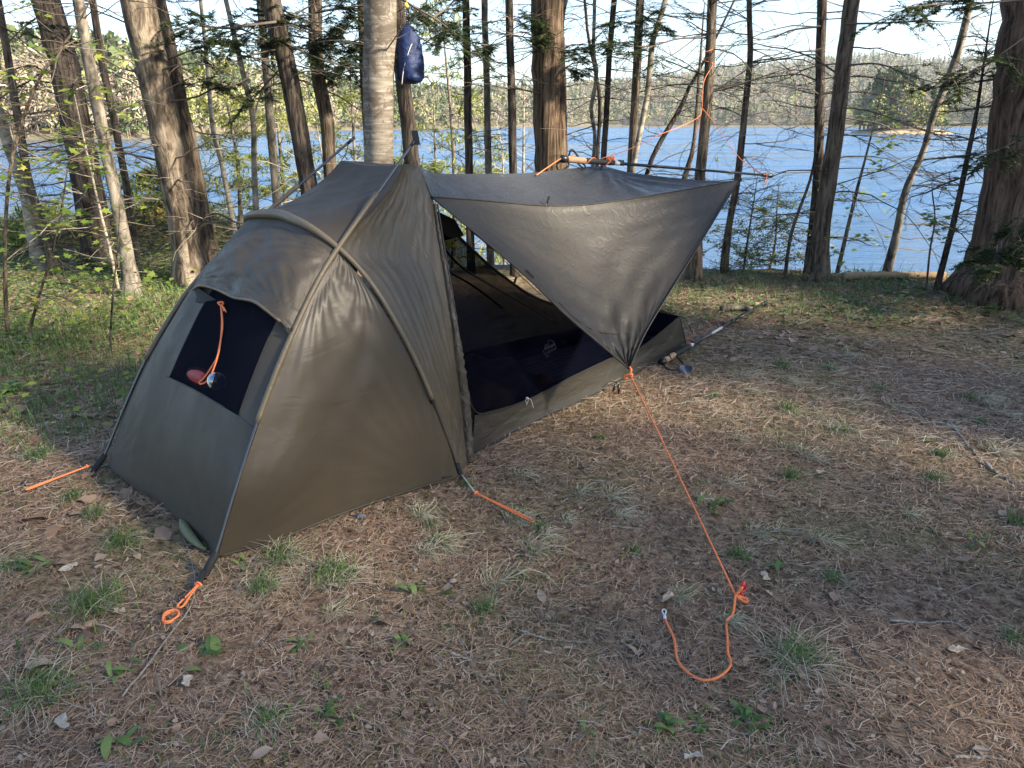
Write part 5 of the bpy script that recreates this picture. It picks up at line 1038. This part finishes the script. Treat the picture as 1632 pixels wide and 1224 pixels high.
for i, (u, v, s, m, lab) in enumerate([(1220, 920, .055, 'palm', 'broad tan dead leaf right of the red peg'), (1065, 952, .065, 'palm', 'curled tan leaf just above the clear cord end'), (1160, 905, .04, 'litter', 'small brown leaf beside the taut line end'), (1524, 1036, .055, 'palm', 'round tan leaf at the right of the foreground'),
    (1312, 754, .06, 'palm', 'curled tan leaf above the broad one at middle right'), (100, 1155, .055, 'whiteleaf', 'bleached white leaf in the lower left corner'), (297, 1088, .045, 'whiteleaf', 'pale pinkish leaf left of the bottom weed cluster'), (112, 905, .065, 'whiteleaf', 'crumpled whitish leaf left of the tent'),
    (1183, 1058, .05, 'litter', 'brown leaf tucked beside the orange tail'), (1105, 1205, .045, 'whiteleaf', 'pale leaf at the very bottom edge'), (190, 975, .05, 'palm', 'tan leaf beside the feathery grass clump'), (155, 655, .08, 'whiteleaf', 'long white leaf beyond the left pole'), (1225, 945, .03, 'palm', 'small narrow leaf below the broad tan leaf'), (945, 905, .04, 'litter', 'brown leaf in the centre of the clearing'), (60, 985, .07, 'litter', 'dark brown leaf at lower left'), (135, 1000, .07, 'litter', 'wide brown leaf under the feathery grass')]):
    leaf(u, v, s, lab, m, 600+i)
# sticks
def stick(pts, r, label, m='stick_grey', up=.008):
    P = [G(u, v, up) for u, v in pts]; C_ = cr(P, 26); C_ = C_+np.random.RandomState(len(label)).normal(size=C_.shape)*r*.25
    b = MB(); b.tube(C_, np.linspace(r, r*.45, 26), 7); tag(b.build('stick', M[m], org=P[0]), label, 'stick', 'sticks lying on the ground')
stick([(194, 1110), (235, 1060), (275, 1005), (306, 960), (308, 905), (290, 850)], .0030, 'thin curved grey stick running to the front pole foot', up=.012)
stick([(1512, 672), (1535, 700), (1558, 727)], .010, 'upper piece of the broken grey branch at right'); stick([(1562, 730), (1590, 755), (1634, 776)], .011, 'thicker lower piece of the broken grey branch at the right edge')
stick([(1350, 1016), (1378, 1055), (1410, 1092)], .006, 'straight tan stick slanting down right of the spidery tuft', 'stick_brown'); stick([(1418, 989), (1480, 992), (1512, 991), (1548, 1003)], .0045, 'thin grey stick lying level at right foreground')
stick([(1228, 1012), (1290, 998), (1345, 992)], .003, 'very thin pale stick above the spidery tuft', 'stick_brown'); stick([(830, 1004), (870, 1018), (940, 1024)], .0035, 'thin pale stick in the centre foreground'); stick([(718, 1040), (760, 1055), (800, 1052)], .004, 'grey stick below the spiky centre tuft')
stick([(555, 1137), (600, 1158), (625, 1170)], .0045, 'brown stick right of the compact bottom weed', 'stick_brown'); stick([(1250, 965), (1270, 985), (1280, 996)], .006, 'short brown stick below the broad tan leaf', 'stick_brown'); stick([(1480, 838), (1520, 880), (1552, 902)], .004, 'dark thin stick right of the low tuft', 'stick_brown')
stick([(1345, 1160), (1420, 1170), (1500, 1180)], .003, 'long pale stem at the lower right', 'stick_brown'); stick([(1425, 660), (1435, 650), (1450, 625)], .004, 'small twig at middle right', 'stick_brown'); stick([(975, 838), (1010, 842), (1025, 843)], .004, 'tiny grey stick left of the guy line')
stick([(1522, 1205), (1570, 1207), (1600, 1210)], .005, 'pale broken stick in the bottom right corner')
b = MB(); P = cr([G(1150, 492, .03), G(1180, 490, .035), G(1198, 493, .03)], 12); b.tube(P, np.linspace(.028, .022, 12), 9, True, 1+.1*R.normal(size=(12, 9))); tag(b.build('log', M['grey_bark'], org=P[0]), 'short pale birch log lying beyond the trekking pole', 'log')
# beach log at the bank
b = MB(); P = cr([G(1345, 440, .05), G(1420, 439, .05), G(1505, 440, .05)], 20); b.tube(P, .035, 9, True, 1+.15*R.normal(size=(20, 9))); tag(b.build('driftwood_log', mat('tan_wood', (.30, .21, .13), .9)[0], org=P[0]), 'long tan log along the bank edge between the lake trunks', 'log')

# ================================================================ air
hb = MB(); hb.box((0, 800, 60), 3400, 1750, 140); hz_o = hb.build('haze', mat('air', (1, 1, 1))[0], None, False)
mm_ = hz_o.data.materials[0]; nt_ = mm_.node_tree; nt_.nodes.clear(); ou = nt_.nodes.new('ShaderNodeOutputMaterial'); vo = nt_.nodes.new('ShaderNodeVolumePrincipled')
vo.inputs['Density'].default_value = .00016; vo.inputs['Color'].default_value = (.80, .88, 1, 1); vo.inputs['Anisotropy'].default_value = .2; nt_.links.new(vo.outputs[0], ou.inputs['Volume'])
tag(hz_o, 'thin pale air haze over the lake', 'haze', kind='stuff')
